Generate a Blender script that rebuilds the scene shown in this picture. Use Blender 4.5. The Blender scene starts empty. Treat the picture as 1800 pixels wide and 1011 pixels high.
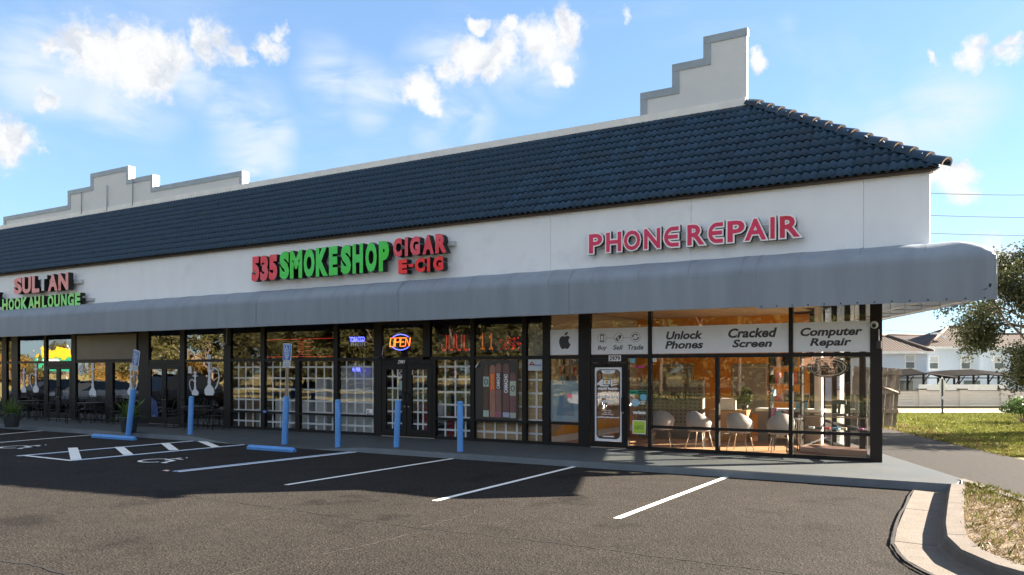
import bpy, bmesh, math, random
from mathutils import Vector, Matrix
random.seed(7)
S = bpy.context.scene
COL = S.collection
# ------------------------------------------------------------------ camera
YAW = math.atan2(.5125, .8587)
FPX = 1424.0
cam_d = bpy.data.cameras.new('camera'); cam = bpy.data.objects.new('camera', cam_d); COL.objects.link(cam)
cam_d.sensor_width = 36; cam_d.lens = 28.48; cam_d.shift_y = .0814
cam_d.clip_start = .1; cam_d.clip_end = 2500
cam.location = (0, 0, 2.0); cam.rotation_euler = (math.radians(90), 0, YAW)
S.camera = cam
# ------------------------------------------------------------------ light
SUN = Vector((1.75, 1.52, 1.0)).normalized()
sd = bpy.data.lights.new('sun', 'SUN'); so = bpy.data.objects.new('sun', sd); COL.objects.link(so)
sd.energy = 5.0; sd.angle = math.radians(.5); sd.color = (1, .86, .7)
so.rotation_euler = (-SUN).to_track_quat('-Z', 'Y').to_euler(); so.location = (30, 30, 30)
S.view_settings.view_transform = 'Standard'; S.view_settings.look = 'None'
S.view_settings.exposure = 3.12; S.view_settings.gamma = 1; S.view_settings.use_curve_mapping = False
SKY_STRENGTH = .050

def camdir(px, py):
    v = Vector(((px-900)/FPX, 1, (652-py)/FPX)).normalized()
    c, s = .8587, .5125
    return Vector((c*v.x - s*v.y, s*v.x + c*v.y, v.z))

def make_world():
    w = bpy.data.worlds.new('World'); S.world = w; w.use_nodes = True
    nt = w.node_tree; N = nt.nodes; L = nt.links; N.clear()
    out = N.new('ShaderNodeOutputWorld'); bg = N.new('ShaderNodeBackground'); bg.inputs[1].default_value = SKY_STRENGTH
    L.new(bg.outputs[0], out.inputs[0])
    sky = N.new('ShaderNodeTexSky'); sky.sky_type = 'NISHITA'; sky.sun_disc = False
    sky.sun_elevation = math.asin(SUN.z); sky.sun_rotation = math.atan2(SUN.x, SUN.y)
    sky.air_density = 1.0; sky.dust_density = .25; sky.ozone_density = 2.6; sky.altitude = 50
    tc = N.new('ShaderNodeTexCoord')
    def math_(op, a, b=None, clamp=False):
        n = N.new('ShaderNodeMath'); n.operation = op; n.use_clamp = clamp
        for i, v in enumerate((a, b)):
            if v is None: continue
            if isinstance(v, (int, float)): n.inputs[i].default_value = v
            else: L.new(v, n.inputs[i])
        return n.outputs[0]
    def noise(scale, det, rough, vec, dist=0):
        n = N.new('ShaderNodeTexNoise'); n.inputs['Scale'].default_value = scale; n.inputs['Detail'].default_value = det
        n.inputs['Roughness'].default_value = rough; n.inputs['Distortion'].default_value = dist; L.new(vec, n.inputs['Vector']); return n
    def smooth(v, a, b):
        n = N.new('ShaderNodeMapRange'); n.interpolation_type = 'SMOOTHSTEP'
        n.inputs[1].default_value = a; n.inputs[2].default_value = b; L.new(v, n.inputs[0]); return n.outputs[0]
    gen = tc.outputs['Generated']
    # warp the direction so that outlines are ragged
    wn = noise(9, 6, .62, gen)
    sub = N.new('ShaderNodeVectorMath'); sub.operation = 'SUBTRACT'; L.new(wn.outputs['Color'], sub.inputs[0]); sub.inputs[1].default_value = (.5, .5, .5)
    sc = N.new('ShaderNodeVectorMath'); sc.operation = 'SCALE'; L.new(sub.outputs[0], sc.inputs[0]); sc.inputs['Scale'].default_value = .085
    ad = N.new('ShaderNodeVectorMath'); ad.operation = 'ADD'; L.new(gen, ad.inputs[0]); L.new(sc.outputs[0], ad.inputs[1])
    wv = ad.outputs[0]
    def blobs(lst, vec):
        acc = None
        for px, py, r in lst:
            d = N.new('ShaderNodeVectorMath'); d.operation = 'DISTANCE'; L.new(vec, d.inputs[0]); d.inputs[1].default_value = camdir(px, py)
            m = math_('SUBTRACT', 1.0, math_('DIVIDE', d.outputs['Value'], r/FPX))
            acc = m if acc is None else math_('MAXIMUM', acc, m)
        return acc
    cum = [(170, 92, 62), (225, 80, 66), (262, 108, 62), (305, 108, 36), (225, 118, 46), (180, 72, 44),
           (372, 92, 42), (400, 112, 34), (350, 68, 22), (470, 84, 34), (488, 56, 22),
           (5, 250, 46), (70, 268, 24), (70, 190, 20), (84, 92, 20),
           (742, 165, 42), (760, 185, 26), (812, 108, 50), (868, 88, 48), (930, 72, 56), (985, 46, 42), (885, 42, 24), (975, 122, 26), (850, 135, 32), (825, 40, 18),
           (1109, 32, 18), (1329, 102, 18), (1706, 90, 28), (1630, 96, 12), (1780, 95, 30), (1790, 72, 22),
           (1680, 308, 40), (1640, 300, 26), (1700, 345, 30), (1740, 470, 60)]
    wisp = [(1365, 62, 40), (430, 185, 95), (370, 165, 80), (300, 135, 70), (470, 205, 62), (180, 178, 110), (70, 150, 110), (580, 110, 80), (660, 128, 80), (430, 262, 100),
            (780, 80, 90), (940, 110, 90), (1560, 250, 90), (1660, 200, 110), (1480, 330, 90), (1250, 260, 80), (820, 200, 90)]
    det = noise(16, 9, .62, gen); det2 = noise(55, 6, .65, wv)
    c = math_('ADD', blobs([(a, b_, r*.98) for a, b_, r in cum], wv), math_('ADD', math_('MULTIPLY', math_('SUBTRACT', det.outputs['Fac'], .5), 1.7), math_('MULTIPLY', math_('SUBTRACT', det2.outputs['Fac'], .5), .9)))
    dens = smooth(c, .0, .62)
    # soft high veil
    wn2 = noise(3.5, 4, .55, gen)
    sub2 = N.new('ShaderNodeVectorMath'); sub2.operation = 'SUBTRACT'; L.new(wn2.outputs['Color'], sub2.inputs[0]); sub2.inputs[1].default_value = (.5, .5, .5)
    sc2 = N.new('ShaderNodeVectorMath'); sc2.operation = 'SCALE'; L.new(sub2.outputs[0], sc2.inputs[0]); sc2.inputs['Scale'].default_value = .12
    ad2 = N.new('ShaderNodeVectorMath'); ad2.operation = 'ADD'; L.new(gen, ad2.inputs[0]); L.new(sc2.outputs[0], ad2.inputs[1])
    ws = smooth(blobs(wisp, ad2.outputs[0]), .0, .85)
    mp = N.new('ShaderNodeMapping'); L.new(gen, mp.inputs[0]); mp.inputs['Scale'].default_value = (1, 1, 3)
    gn = noise(3.2, 7, .6, mp.outputs[0], .4)
    veil = math_('MULTIPLY', smooth(gn.outputs['Fac'], .48, .75), .25)
    ws = math_('MAXIMUM', math_('MULTIPLY', math_('MULTIPLY', ws, .85), smooth(noise(7,6,.55,mp.outputs[0],.6).outputs['Fac'], .3, .65)), veil)
    # unseen cumulus outside the view, thickened to brighten the shaded facade
    back = N.new('ShaderNodeVectorMath'); back.operation = 'DOT_PRODUCT'; L.new(gen, back.inputs[0]); back.inputs[1].default_value = Vector((-.5125, .8587, 0))
    bm_ = smooth(math_('MULTIPLY', back.outputs['Value'], -1), -.6, -.3)
    gn2 = noise(5.5, 8, .6, mp.outputs[0], .2)
    gc = math_('MULTIPLY', smooth(gn2.outputs['Fac'], .40, .56), bm_)
    dens = math_('MAXIMUM', dens, gc)
    m1 = N.new('ShaderNodeMixRGB'); L.new(ws, m1.inputs[0])
    hsv = N.new('ShaderNodeHueSaturation'); hsv.inputs['Saturation'].default_value = .94; L.new(sky.outputs[0], hsv.inputs['Color'])
    gm = N.new('ShaderNodeGamma'); gm.inputs['Gamma'].default_value = .65; L.new(hsv.outputs[0], gm.inputs['Color'])
    tn = N.new('ShaderNodeMixRGB'); tn.blend_type = 'MULTIPLY'; tn.inputs[0].default_value = 1; L.new(gm.outputs[0], tn.inputs[1]); tn.inputs[2].default_value = (.65, .84, 1.05, 1)
    L.new(tn.outputs[0], m1.inputs[1]); m1.inputs[2].default_value = (2.0, 2.2, 2.5, 1)
    shade = noise(22, 7, .62, wv, .3)
    cr = N.new('ShaderNodeMixRGB'); L.new(smooth(shade.outputs['Fac'], .33, .52), cr.inputs[0])
    cr.inputs[1].default_value = (1.68, 1.8, 2.0, 1); cr.inputs[2].default_value = (2.28, 2.3, 2.31, 1)
    m2 = N.new('ShaderNodeMixRGB'); L.new(dens, m2.inputs[0]); L.new(m1.outputs[0], m2.inputs[1]); L.new(cr.outputs[0], m2.inputs[2])
    L.new(m2.outputs[0], bg.inputs[0])
make_world()

# ------------------------------------------------------------------ helpers
def fx(px, y):                       # x on a facade-parallel plane y
    t = (px-900)/FPX
    return y*(t*.8587-.5125)/(.8587+.5125*t)
def P2(px, py, y):                   # (x, z) on plane y
    x = fx(px, y); zc = -.5125*x+.8587*y
    return x, 2+(652-py)*zc/FPX
def G(px, py, z=0):                  # ground point
    zc = FPX*(2-z)/(py-652); xc = (px-900)/FPX*zc
    return (.8587*xc-.5125*zc, .5125*xc+.8587*zc)
def CW(X, Z):                        # camera-aligned metres (right, forward) -> world
    return (.8587*X-.5125*Z, .5125*X+.8587*Z)

def wloc(o):
    v = Vector((0, 0, 0))
    while o is not None:
        v += o.location; o = o.parent
    return v
def tag(o, label=None, cat=None, group=None, kind=None):
    if label: o['label'] = label
    if cat: o['category'] = cat
    if group: o['group'] = group
    if kind: o['kind'] = kind
    return o
def thing(name, label, cat, loc=(0, 0, 0), rz=0, group=None):
    o = bpy.data.objects.new(name, None); COL.objects.link(o); o.location = loc; o.rotation_euler = (0, 0, rz)
    o.empty_display_size = .2
    return tag(o, label, cat, group)
def copy_tree(o, parent=None):
    c = o.copy(); COL.objects.link(c); c.parent = parent
    for ch in list(o.children): copy_tree(ch, c)
    return c

class MB:
    def __init__(s): s.v = []; s.f = []; s.m = []; s.sm = []
    def add(s, vs, fs, mi=0, sm=False):
        b = len(s.v); s.v += [tuple(p) for p in vs]
        for f in fs: s.f.append([b+i for i in f]); s.m.append(mi); s.sm.append(sm)
        return s
    def box(s, x0, x1, y0, y1, z0, z1, mi=0):
        if x0 > x1: x0, x1 = x1, x0
        if y0 > y1: y0, y1 = y1, y0
        if z0 > z1: z0, z1 = z1, z0
        return s.add([(x0,y0,z0),(x1,y0,z0),(x1,y1,z0),(x0,y1,z0),(x0,y0,z1),(x1,y0,z1),(x1,y1,z1),(x0,y1,z1)],
              [(0,3,2,1),(4,5,6,7),(0,1,5,4),(1,2,6,5),(2,3,7,6),(3,0,4,7)], mi)
    def prism_xy(s, pts, z0, z1, mi=0):          # plan polygon, ccw
        n = len(pts)
        return s.add([(x,y,z0) for x,y in pts]+[(x,y,z1) for x,y in pts],
              [list(range(n))[::-1], list(range(n, 2*n))]+[(i,(i+1)%n,n+(i+1)%n,n+i) for i in range(n)], mi)
    def prism_xz(s, pts, y0, y1, mi=0):          # facade polygon, y0 front
        n = len(pts)
        return s.add([(x,y0,z) for x,z in pts]+[(x,y1,z) for x,z in pts],
              [list(range(n)), list(range(n, 2*n))[::-1]]+[((i+1)%n,i,n+i,n+(i+1)%n) for i in range(n)], mi)
    def tube(s, pts, r, n=6, mi=0, closed=False, r2=None):
        pts = [Vector(p) for p in pts]; k = len(pts); rings = []
        up = None
        for i, p in enumerate(pts):
            a = pts[(i-1) % k] if (closed or i > 0) else p; b = pts[(i+1) % k] if (closed or i < k-1) else p
            d = (b-a).normalized()
            if up is None: up = Vector((0,0,1)) if abs(d.z) < .9 else Vector((1,0,0))
            u = d.cross(up)
            if u.length < 1e-4: u = d.orthogonal()
            u.normalize(); v = u.cross(d).normalized(); up = v
            rr = r if r2 is None else r+(r2-r)*i/max(1, k-1)
            if isinstance(r, (list, tuple)): rr = r[i]
            rings.append([p+u*rr*math.cos(2*math.pi*j/n)+v*rr*math.sin(2*math.pi*j/n) for j in range(n)])
        vs = [q for R in rings for q in R]; fs = []
        for i in range(k if closed else k-1):
            j2 = (i+1) % k
            for j in range(n): fs.append((i*n+j, i*n+(j+1)%n, j2*n+(j+1)%n, j2*n+j))
        if not closed: fs += [list(range(n))[::-1], [(k-1)*n+j for j in range(n)]]
        return s.add(vs, fs, mi, n > 4)
    def lathe(s, prof, c=(0,0,0), n=20, mi=0):
        vs = [(c[0]+r*math.cos(2*math.pi*j/n), c[1]+r*math.sin(2*math.pi*j/n), c[2]+z) for r, z in prof for j in range(n)]
        fs = [(i*n+j, i*n+(j+1)%n, (i+1)*n+(j+1)%n, (i+1)*n+j) for i in range(len(prof)-1) for j in range(n)]
        fs += [list(range(n))[::-1], [(len(prof)-1)*n+j for j in range(n)]]
        return s.add(vs, fs, mi, True)
    def ribbon(s, pts, w, y0, y1, mi=0, closed=False):   # stroke in the x-z plane
        pts = [Vector((p[0], p[1])) for p in pts]; k = len(pts); Lf = []; Rt = []
        for i, p in enumerate(pts):
            a = pts[(i-1) % k] if (closed or i > 0) else p; b = pts[(i+1) % k] if (closed or i < k-1) else p
            d = (b-a).normalized(); nrm = Vector((-d.y, d.x)); Lf.append(p+nrm*w/2); Rt.append(p-nrm*w/2)
        rng = range(k if closed else k-1)
        for i in rng:
            j = (i+1) % k
            s.prism_xz([tuple(Rt[i]), tuple(Rt[j]), tuple(Lf[j]), tuple(Lf[i])], y0, y1, mi)
        return s
    def build(s, name, mat, parent=None, kind=None, label=None):
        off = wloc(parent) if parent is not None else Vector((0,0,0))
        me = bpy.data.meshes.new(name)
        me.from_pydata([(a-off.x, b-off.y, c-off.z) for a, b, c in s.v], [], s.f)
        for m in (mat if isinstance(mat, (list, tuple)) else [mat]): me.materials.append(m)
        me.polygons.foreach_set('material_index', s.m); me.polygons.foreach_set('use_smooth', s.sm)
        me.validate(); me.update()
        o = bpy.data.objects.new(name, me); COL.objects.link(o)
        if parent is not None: o.parent = parent
        tag(o, label=label, kind=kind); return o
def fixed(mb, name, mat, parent, pos):            # a small lathed piece turned to face the street
    o = mb.build(name, mat); o.parent = parent
    o.matrix_local = Matrix.Translation(Vector(pos)-wloc(parent)) @ Matrix.Rotation(math.pi/2, 4, 'X'); return o
def mesh_obj(name, me, parent=None, loc=(0,0,0), kind=None):
    o = bpy.data.objects.new(name, me); COL.objects.link(o); o.location = loc
    if parent is not None: o.parent = parent
    return tag(o, kind=kind)
def arc(cx, cz, rx, rz, a0, a1, n=16):
    return [(cx+rx*math.cos(math.radians(a0+(a1-a0)*i/n)), cz+rz*math.sin(math.radians(a0+(a1-a0)*i/n))) for i in range(n+1)]

# ------------------------------------------------------------------ materials
def M(name, col, rough=.6, metal=0, var=.12, vs=3.0, bump=0, bs=30, spec=.5, emis=None, es=0, streak=None, trans=0, coords='Object', orand=0, col2=None, c2s=.5, c2scale=1.5):
    m = bpy.data.materials.new(name); m.use_nodes = True; nt = m.node_tree; N = nt.nodes; L = nt.links
    b = N['Principled BSDF']; b.inputs['Roughness'].default_value = rough; b.inputs['Metallic'].default_value = metal
    b.inputs['Specular IOR Level'].default_value = spec
    tc = N.new('ShaderNodeTexCoord'); geo = N.new('ShaderNodeNewGeometry')
    vec = geo.outputs['Position'] if coords == 'World' else tc.outputs['Object']
    n = N.new('ShaderNodeTexNoise'); n.inputs['Scale'].default_value = vs; n.inputs['Detail'].default_value = 6; n.inputs['Roughness'].default_value = .6
    if streak:
        mp = N.new('ShaderNodeMapping'); mp.inputs['Scale'].default_value = streak; L.new(vec, mp.inputs[0]); L.new(mp.outputs[0], n.inputs['Vector'])
    else: L.new(vec, n.inputs['Vector'])
    r = N.new('ShaderNodeMapRange'); r.inputs[1].default_value = .3; r.inputs[2].default_value = .7; r.inputs[3].default_value = 1-var; r.inputs[4].default_value = 1+var
    L.new(n.outputs['Fac'], r.inputs[0])
    mx = N.new('ShaderNodeVectorMath'); mx.operation = 'SCALE'; mx.inputs[0].default_value = col[:3]
    if orand:
        oi = N.new('ShaderNodeObjectInfo'); rr = N.new('ShaderNodeMapRange'); rr.inputs[3].default_value = 1-orand; rr.inputs[4].default_value = 1+orand; L.new(oi.outputs['Random'], rr.inputs[0])
        mq = N.new('ShaderNodeMath'); mq.operation = 'MULTIPLY'; L.new(rr.outputs[0], mq.inputs[0]); L.new(r.outputs[0], mq.inputs[1]); L.new(mq.outputs[0], mx.inputs['Scale'])
    else: L.new(r.outputs[0], mx.inputs['Scale'])
    outc = mx.outputs[0]
    if col2:
        n2 = N.new('ShaderNodeTexNoise'); n2.inputs['Scale'].default_value = c2scale; n2.inputs['Detail'].default_value = 8; n2.inputs['Roughness'].default_value = .65; L.new(vec, n2.inputs['Vector'])
        r2 = N.new('ShaderNodeMapRange'); r2.inputs[1].default_value = c2s-.06; r2.inputs[2].default_value = c2s+.12; L.new(n2.outputs['Fac'], r2.inputs[0])
        mm = N.new('ShaderNodeMixRGB'); L.new(r2.outputs[0], mm.inputs[0]); L.new(outc, mm.inputs[1]); mm.inputs[2].default_value = (*col2, 1); outc = mm.outputs[0]
    L.new(outc, b.inputs['Base Color'])
    if bump:
        nb = N.new('ShaderNodeTexNoise'); nb.inputs['Scale'].default_value = bs; nb.inputs['Detail'].default_value = 4; L.new(vec, nb.inputs['Vector'])
        bp = N.new('ShaderNodeBump'); bp.inputs['Strength'].default_value = bump; bp.inputs['Distance'].default_value = .01; L.new(nb.outputs['Fac'], bp.inputs['Height']); L.new(bp.outputs[0], b.inputs['Normal'])
    if emis:
        b.inputs['Emission Color'].default_value = (*emis, 1); b.inputs['Emission Strength'].default_value = es
    if trans:
        t = N.new('ShaderNodeBsdfTranslucent'); L.new(outc, t.inputs[0]); ms = N.new('ShaderNodeMixShader'); ms.inputs[0].default_value = trans
        L.new(b.outputs[0], ms.inputs[1]); L.new(t.outputs[0], ms.inputs[2]); L.new(ms.outputs[0], N['Material Output'].inputs[0])
    return m
def glass(name, ior=1.6, tint=(.85,.88,.88), wav=.06, ws=.9):
    m = bpy.data.materials.new(name); m.use_nodes = True; nt = m.node_tree; N = nt.nodes; L = nt.links; N.remove(N['Principled BSDF'])
    t = N.new('ShaderNodeBsdfTransparent'); t.inputs[0].default_value = (*tint, 1)
    g = N.new('ShaderNodeBsdfGlossy'); g.inputs['Roughness'].default_value = .0
    f = N.new('ShaderNodeFresnel'); f.inputs[0].default_value = ior
    tc = N.new('ShaderNodeTexCoord'); n = N.new('ShaderNodeTexNoise'); n.inputs['Scale'].default_value = ws; n.inputs['Detail'].default_value = 2.5; L.new(tc.outputs['Object'], n.inputs['Vector'])
    b = N.new('ShaderNodeBump'); b.inputs['Strength'].default_value = wav; b.inputs['Distance'].default_value = .12; L.new(n.outputs['Fac'], b.inputs['Height'])
    L.new(b.outputs[0], g.inputs['Normal'])
    ge = N.new('ShaderNodeNewGeometry'); iv = N.new('ShaderNodeMath'); iv.operation = 'SUBTRACT'; iv.inputs[0].default_value = 1; L.new(ge.outputs['Backfacing'], iv.inputs[1])
    mu = N.new('ShaderNodeMath'); mu.operation = 'MULTIPLY'; L.new(f.outputs[0], mu.inputs[0]); L.new(iv.outputs[0], mu.inputs[1])
    ms = N.new('ShaderNodeMixShader'); L.new(mu.outputs[0], ms.inputs[0]); L.new(t.outputs[0], ms.inputs[1]); L.new(g.outputs[0], ms.inputs[2])
    L.new(ms.outputs[0], N['Material Output'].inputs[0]); return m
def asphalt_mat():
    m = bpy.data.materials.new('asphalt'); m.use_nodes = True; nt = m.node_tree; N = nt.nodes; L = nt.links; b = N['Principled BSDF']
    geo = N.new('ShaderNodeNewGeometry'); pos = geo.outputs['Position']
    def noise(s, d=4, r=.6):
        n = N.new('ShaderNodeTexNoise'); n.inputs['Scale'].default_value = s; n.inputs['Detail'].default_value = d; n.inputs['Roughness'].default_value = r; L.new(pos, n.inputs['Vector']); return n.outputs['Fac']
    def mr(v, a, b_, c, d):
        n = N.new('ShaderNodeMapRange'); n.inputs[1].default_value = a; n.inputs[2].default_value = b_; n.inputs[3].default_value = c; n.inputs[4].default_value = d; L.new(v, n.inputs[0]); return n.outputs[0]
    def mul(a, b_):
        n = N.new('ShaderNodeMath'); n.operation = 'MULTIPLY'; L.new(a, n.inputs[0]); L.new(b_, n.inputs[1]); return n.outputs[0]
    big = mr(noise(.22, 6, .65), .3, .7, .78, 1.2)
    mid = mr(noise(2.2, 6, .7), .3, .7, .85, 1.15)
    vor = N.new('ShaderNodeTexVoronoi'); vor.inputs['Scale'].default_value = 75; L.new(pos, vor.inputs['Vector'])
    sp = mr(vor.outputs['Color'], 0, 1, .1, 2.3)
    v2 = N.new('ShaderNodeTexVoronoi'); v2.inputs['Scale'].default_value = 38; L.new(pos, v2.inputs['Vector'])
    sp2 = mr(v2.outputs['Color'], .0, 1, .72, 1.28)
    st = mr(noise(.75, 7, .6), .57, .66, 1.0, .55)
    k = mul(mul(mul(big, mid), st), mul(sp, sp2))
    sc = N.new('ShaderNodeVectorMath'); sc.operation = 'SCALE'; sc.inputs[0].default_value = (.0188, .0168, .015); L.new(k, sc.inputs['Scale'])
    L.new(sc.outputs[0], b.inputs['Base Color'])
    b.inputs['Roughness'].default_value = .9; b.inputs['Specular IOR Level'].default_value = .12
    bp = N.new('ShaderNodeBump'); bp.inputs['Strength'].default_value = .6; bp.inputs['Distance'].default_value = .005
    L.new(vor.outputs['Distance'], bp.inputs['Height']); bp2 = N.new('ShaderNodeBump'); bp2.inputs['Strength'].default_value = .5; bp2.inputs['Distance'].default_value = .012
    L.new(v2.outputs['Distance'], bp2.inputs['Height']); L.new(bp.outputs[0], bp2.inputs['Normal']); L.new(bp2.outputs[0], b.inputs['Normal'])
    return m
mAs = asphalt_mat()
mLane = M('lane_asphalt', (.029,.028,.027), .9, spec=.15, var=.25, vs=8, bump=.8, bs=60, coords='World')
mWalk = M('painted_concrete', (.062,.07,.072), .62, spec=.3, var=.16, vs=.8, bump=.25, bs=9, coords='World', col2=(.055,.068,.078), c2s=.52, c2scale=1.1)
mKerbFace = M('kerb_paint', (.13,.16,.19), .5, var=.15, vs=2, bump=.3, bs=12, coords='World')
mConc = M('concrete', (.098,.085,.072), .85, var=.18, vs=5, bump=.6, bs=40, coords='World', col2=(.085,.072,.058), c2s=.5, c2scale=3)
mWhiteLine = M('line_paint', (.78,.78,.76), .7, var=.1, vs=14, bump=.4, bs=70, coords='World', col2=(.4,.4,.4), c2s=.66, c2scale=22)
mBlueLine = M('blue_line_paint', (.05,.22,.5), .7, var=.15, vs=9, bump=.3, bs=60, coords='World')
mCrack = M('crack_tar', (.004,.0037,.0035), .8, var=.3)
mScratch = M('scratch', (.075,.066,.058), .8, var=.3)
mStucco = M('white_stucco', (.82,.855,.885), .7, orand=.015, var=.03, col2=(.70,.74,.77), c2s=.62, c2scale=.9, vs=1.2, bump=.12, bs=60, coords='World', streak=(1.5,1.5,.35))
mStucco2 = M('parapet_stucco', (.64,.66,.665), .75, var=.04, vs=1.2, bump=.12, bs=60, coords='World')
mCope = M('grey_metal_coping', (.30,.35,.38), .45, .2, var=.1, vs=2, coords='World')
mFlash = M('pale_flashing', (.50,.54,.57), .45, .1, var=.08, vs=2, coords='World')
mTile = M('blue_roof_tile', (.0125,.043,.082), .45, orand=.22, var=.34, vs=6, bump=.3, bs=25, spec=.28, col2=(.022,.042,.066), c2s=.6, c2scale=1.3, coords='World')
mTileEdge = M('clay_edge', (.42,.30,.22), .8, var=.2, vs=20)
mDeck = M('roof_deck', (.02,.025,.03), .9)
mEave = M('brown_eave', (.07,.05,.042), .7, var=.2)
mAwn = M('awning_fabric', (.225,.27,.325), .6, var=.10, vs=1.3, bump=.9, bs=1.6, coords='World', trans=.04, streak=(2.2,2.2,.25))
mTube = M('frame_tube', (.40,.37,.33), .4, .3)
mDark = M('bronze_frame', (.009,.008,.008), .5, 0, spec=.3, var=.25, vs=4, bump=.05)
mDarkD = M('black_header', (.012,.011,.011), .6)
mPost = M('brown_post', (.020,.014,.012), .55, spec=.3, var=.2, vs=2)
gPhone = glass('shop_glass', 2.0, (.93,.93,.92), .012)
gSmoke = glass('tinted_glass', 1.95, (.93,.94,.94), .02)
gLounge = glass('mirror_glass', 3.6, (.30,.30,.30), .05, .9)
gSide = glass('side_glass', 1.45, (.93,.94,.93), .03)
mBlue = M('blue_plastic', (.085,.28,.66), .42, var=.14, vs=3, bump=.05, bs=8, streak=(4,4,1), col2=(.06,.13,.25), c2s=.66, c2scale=14)
mBlueC = M('blue_painted_concrete', (.085,.28,.66), .6, var=.14, vs=5, bump=.5, bs=25, col2=(.08,.12,.18), c2s=.64, c2scale=10)
mSignBlue = M('sign_blue', (.008,.13,.46), .45)
mWhite = M('white_vinyl', (.86,.86,.86), .5, var=.03)
mWhiteP = M('white_paint', (.75,.75,.72), .5, var=.08)
mBanner = M('banner_film', (.80,.82,.86), .5, var=.02)
mInk = M('dark_grey_print', (.045,.045,.05), .6, var=.05)
mBlack = M('black', (.01,.01,.011), .5)
mGalv = M('galvanised_post', (.42,.36,.31), .4, .6)
mIron = M('wrought_iron', (.03,.028,.027), .45, .5)
mRed = M('red_acrylic', (.80,.03,.05), .3, var=.12, vs=2, col2=(.75,.10,.14), c2s=.5, c2scale=1.4)
mRedB = M('bright_red_acrylic', (.90,.015,.012), .3, var=.1)
mGreen = M('green_acrylic', (.05,.66,.09), .3, var=.15, vs=2, col2=(.04,.62,.015), c2s=.52, c2scale=1.2)
mPink = M('faded_red_acrylic', (.78,.27,.25), .35, var=.15, vs=1.5, col2=(.55,.08,.04), c2s=.6, c2scale=1.5)
mLime = M('faded_green_acrylic', (.20,.80,.19), .35, var=.2, vs=2, col2=(.42,.60,.05), c2s=.55, c2scale=1.5)
mCrim = M('crimson_acrylic', (.66,.02,.10), .3, var=.1, vs=1.2, col2=(.55,.01,.03), c2s=.58, c2scale=.8)
mPly = M('plywood', (.52,.34,.17), .7, var=.3, vs=1.5, streak=(1.2,1,11))
mWood = M('wood_floor', (.50,.29,.16), .35, var=.2, vs=2, streak=(.6,7,1), coords='World')
mOrange = M('orange_wall', (.62,.22,.01), .7, var=.04)
mBeige = M('beige_wall', (.42,.33,.24), .75, var=.05)
mCeil = M('ceiling_panel', (.66,.52,.35), .8, orand=.06, var=.08)
mGrid = M('ceiling_grid', (.06,.045,.035), .6)
mCab = M('cabinet_wood', (.45,.25,.10), .5, var=.2, vs=1.5, streak=(1,1,7))
mGreyWall = M('grey_wall', (.24,.225,.20), .8)
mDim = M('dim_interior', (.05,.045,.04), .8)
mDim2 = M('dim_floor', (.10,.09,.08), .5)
mShelf = M('white_shelf', (.62,.66,.68), .5)
mCardb = M('cardboard', (.33,.21,.11), .8)
mChairF = M('chair_fabric', (.27,.26,.26), .8, var=.06)
mLeg = M('chair_leg', (.30,.24,.19), .4, .4)
mGold = M('golden_band', (.75,.36,.03), .6)
mGrass = M('grass_ground', (.08,.085,.022), .95, var=.35, vs=1.2, bump=1, bs=25, coords='World', col2=(.11,.09,.04), c2s=.5, c2scale=.5)
mMulch = M('dry_soil', (.11,.08,.048), .95, var=.4, vs=9, bump=1, bs=45, coords='World', col2=(.055,.035,.022), c2s=.5, c2scale=1.1)
def leafmat(name, col, tr=.3, var=.45):
    return M(name, col, .55, var=var, vs=.9, trans=tr, coords='World', spec=.3)
mBlade = leafmat('grass_blade', (.11,.12,.028), .3); mStraw = leafmat('dry_grass', (.21,.16,.075), .25)
mGrassFar = leafmat('lawn_blade', (.15,.165,.035), .3)
mOak = leafmat('oak_leaf', (.05,.058,.02), .3, .5); mBark = M('bark', (.13,.10,.08), .9, var=.3, vs=6, bump=1, bs=20)
mTreeB = leafmat('tree_leaf', (.09,.085,.028), .2, .5); mPalm = leafmat('palm_leaf', (.10,.13,.035), .2)
mHedge = leafmat('hedge_leaf', (.07,.09,.028), .2, .5)
mFern = leafmat('fern_leaf', (.10,.16,.035), .3)
mPot = M('dark_pot', (.045,.05,.055), .5)
# ------------------------------------------------------------------ building frame
CX, CY = -1.98, 18.0                       # storefront corner
SD = Vector((-.374, .927)).normalized()    # direction of the side wall (plan)
SN = Vector((SD.y, -SD.x))                 # its outward normal
WZ = .14                                   # walkway level
def corner(d): return Vector((CX+1.482*d, CY-d))
LEFT = -48.0

# ------------------------------------------------------------------ ground
def gz(Z):
    t = min(1, max(0, (Z-31)/34)); return -1.4*t*t*(3-2*t)
def ground():
    m = MB(); Xs = [-900,-400,-200,-120,-60,-30,-10,0]+list(range(4, 60, 3))+[60,80,120,200,400,900]
    Zs = [-900,-400,-150,-60,-20,0,15,25,31]+[31+i*1.7 for i in range(1, 21)]+[68,80,100,140,220,400,900,1600]
    for Z in Zs:
        for X in Xs:
            x, y = CW(X, Z); m.v.append((x, y, gz(Z)-.03))
    n = len(Xs)
    for j in range(len(Zs)-1):
        for i in range(n-1): m.f.append([j*n+i, j*n+i+1, (j+1)*n+i+1, (j+1)*n+i]); m.m.append(0); m.sm.append(True)
    m.build('ground', mGrass, kind='structure')
ground()
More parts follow.
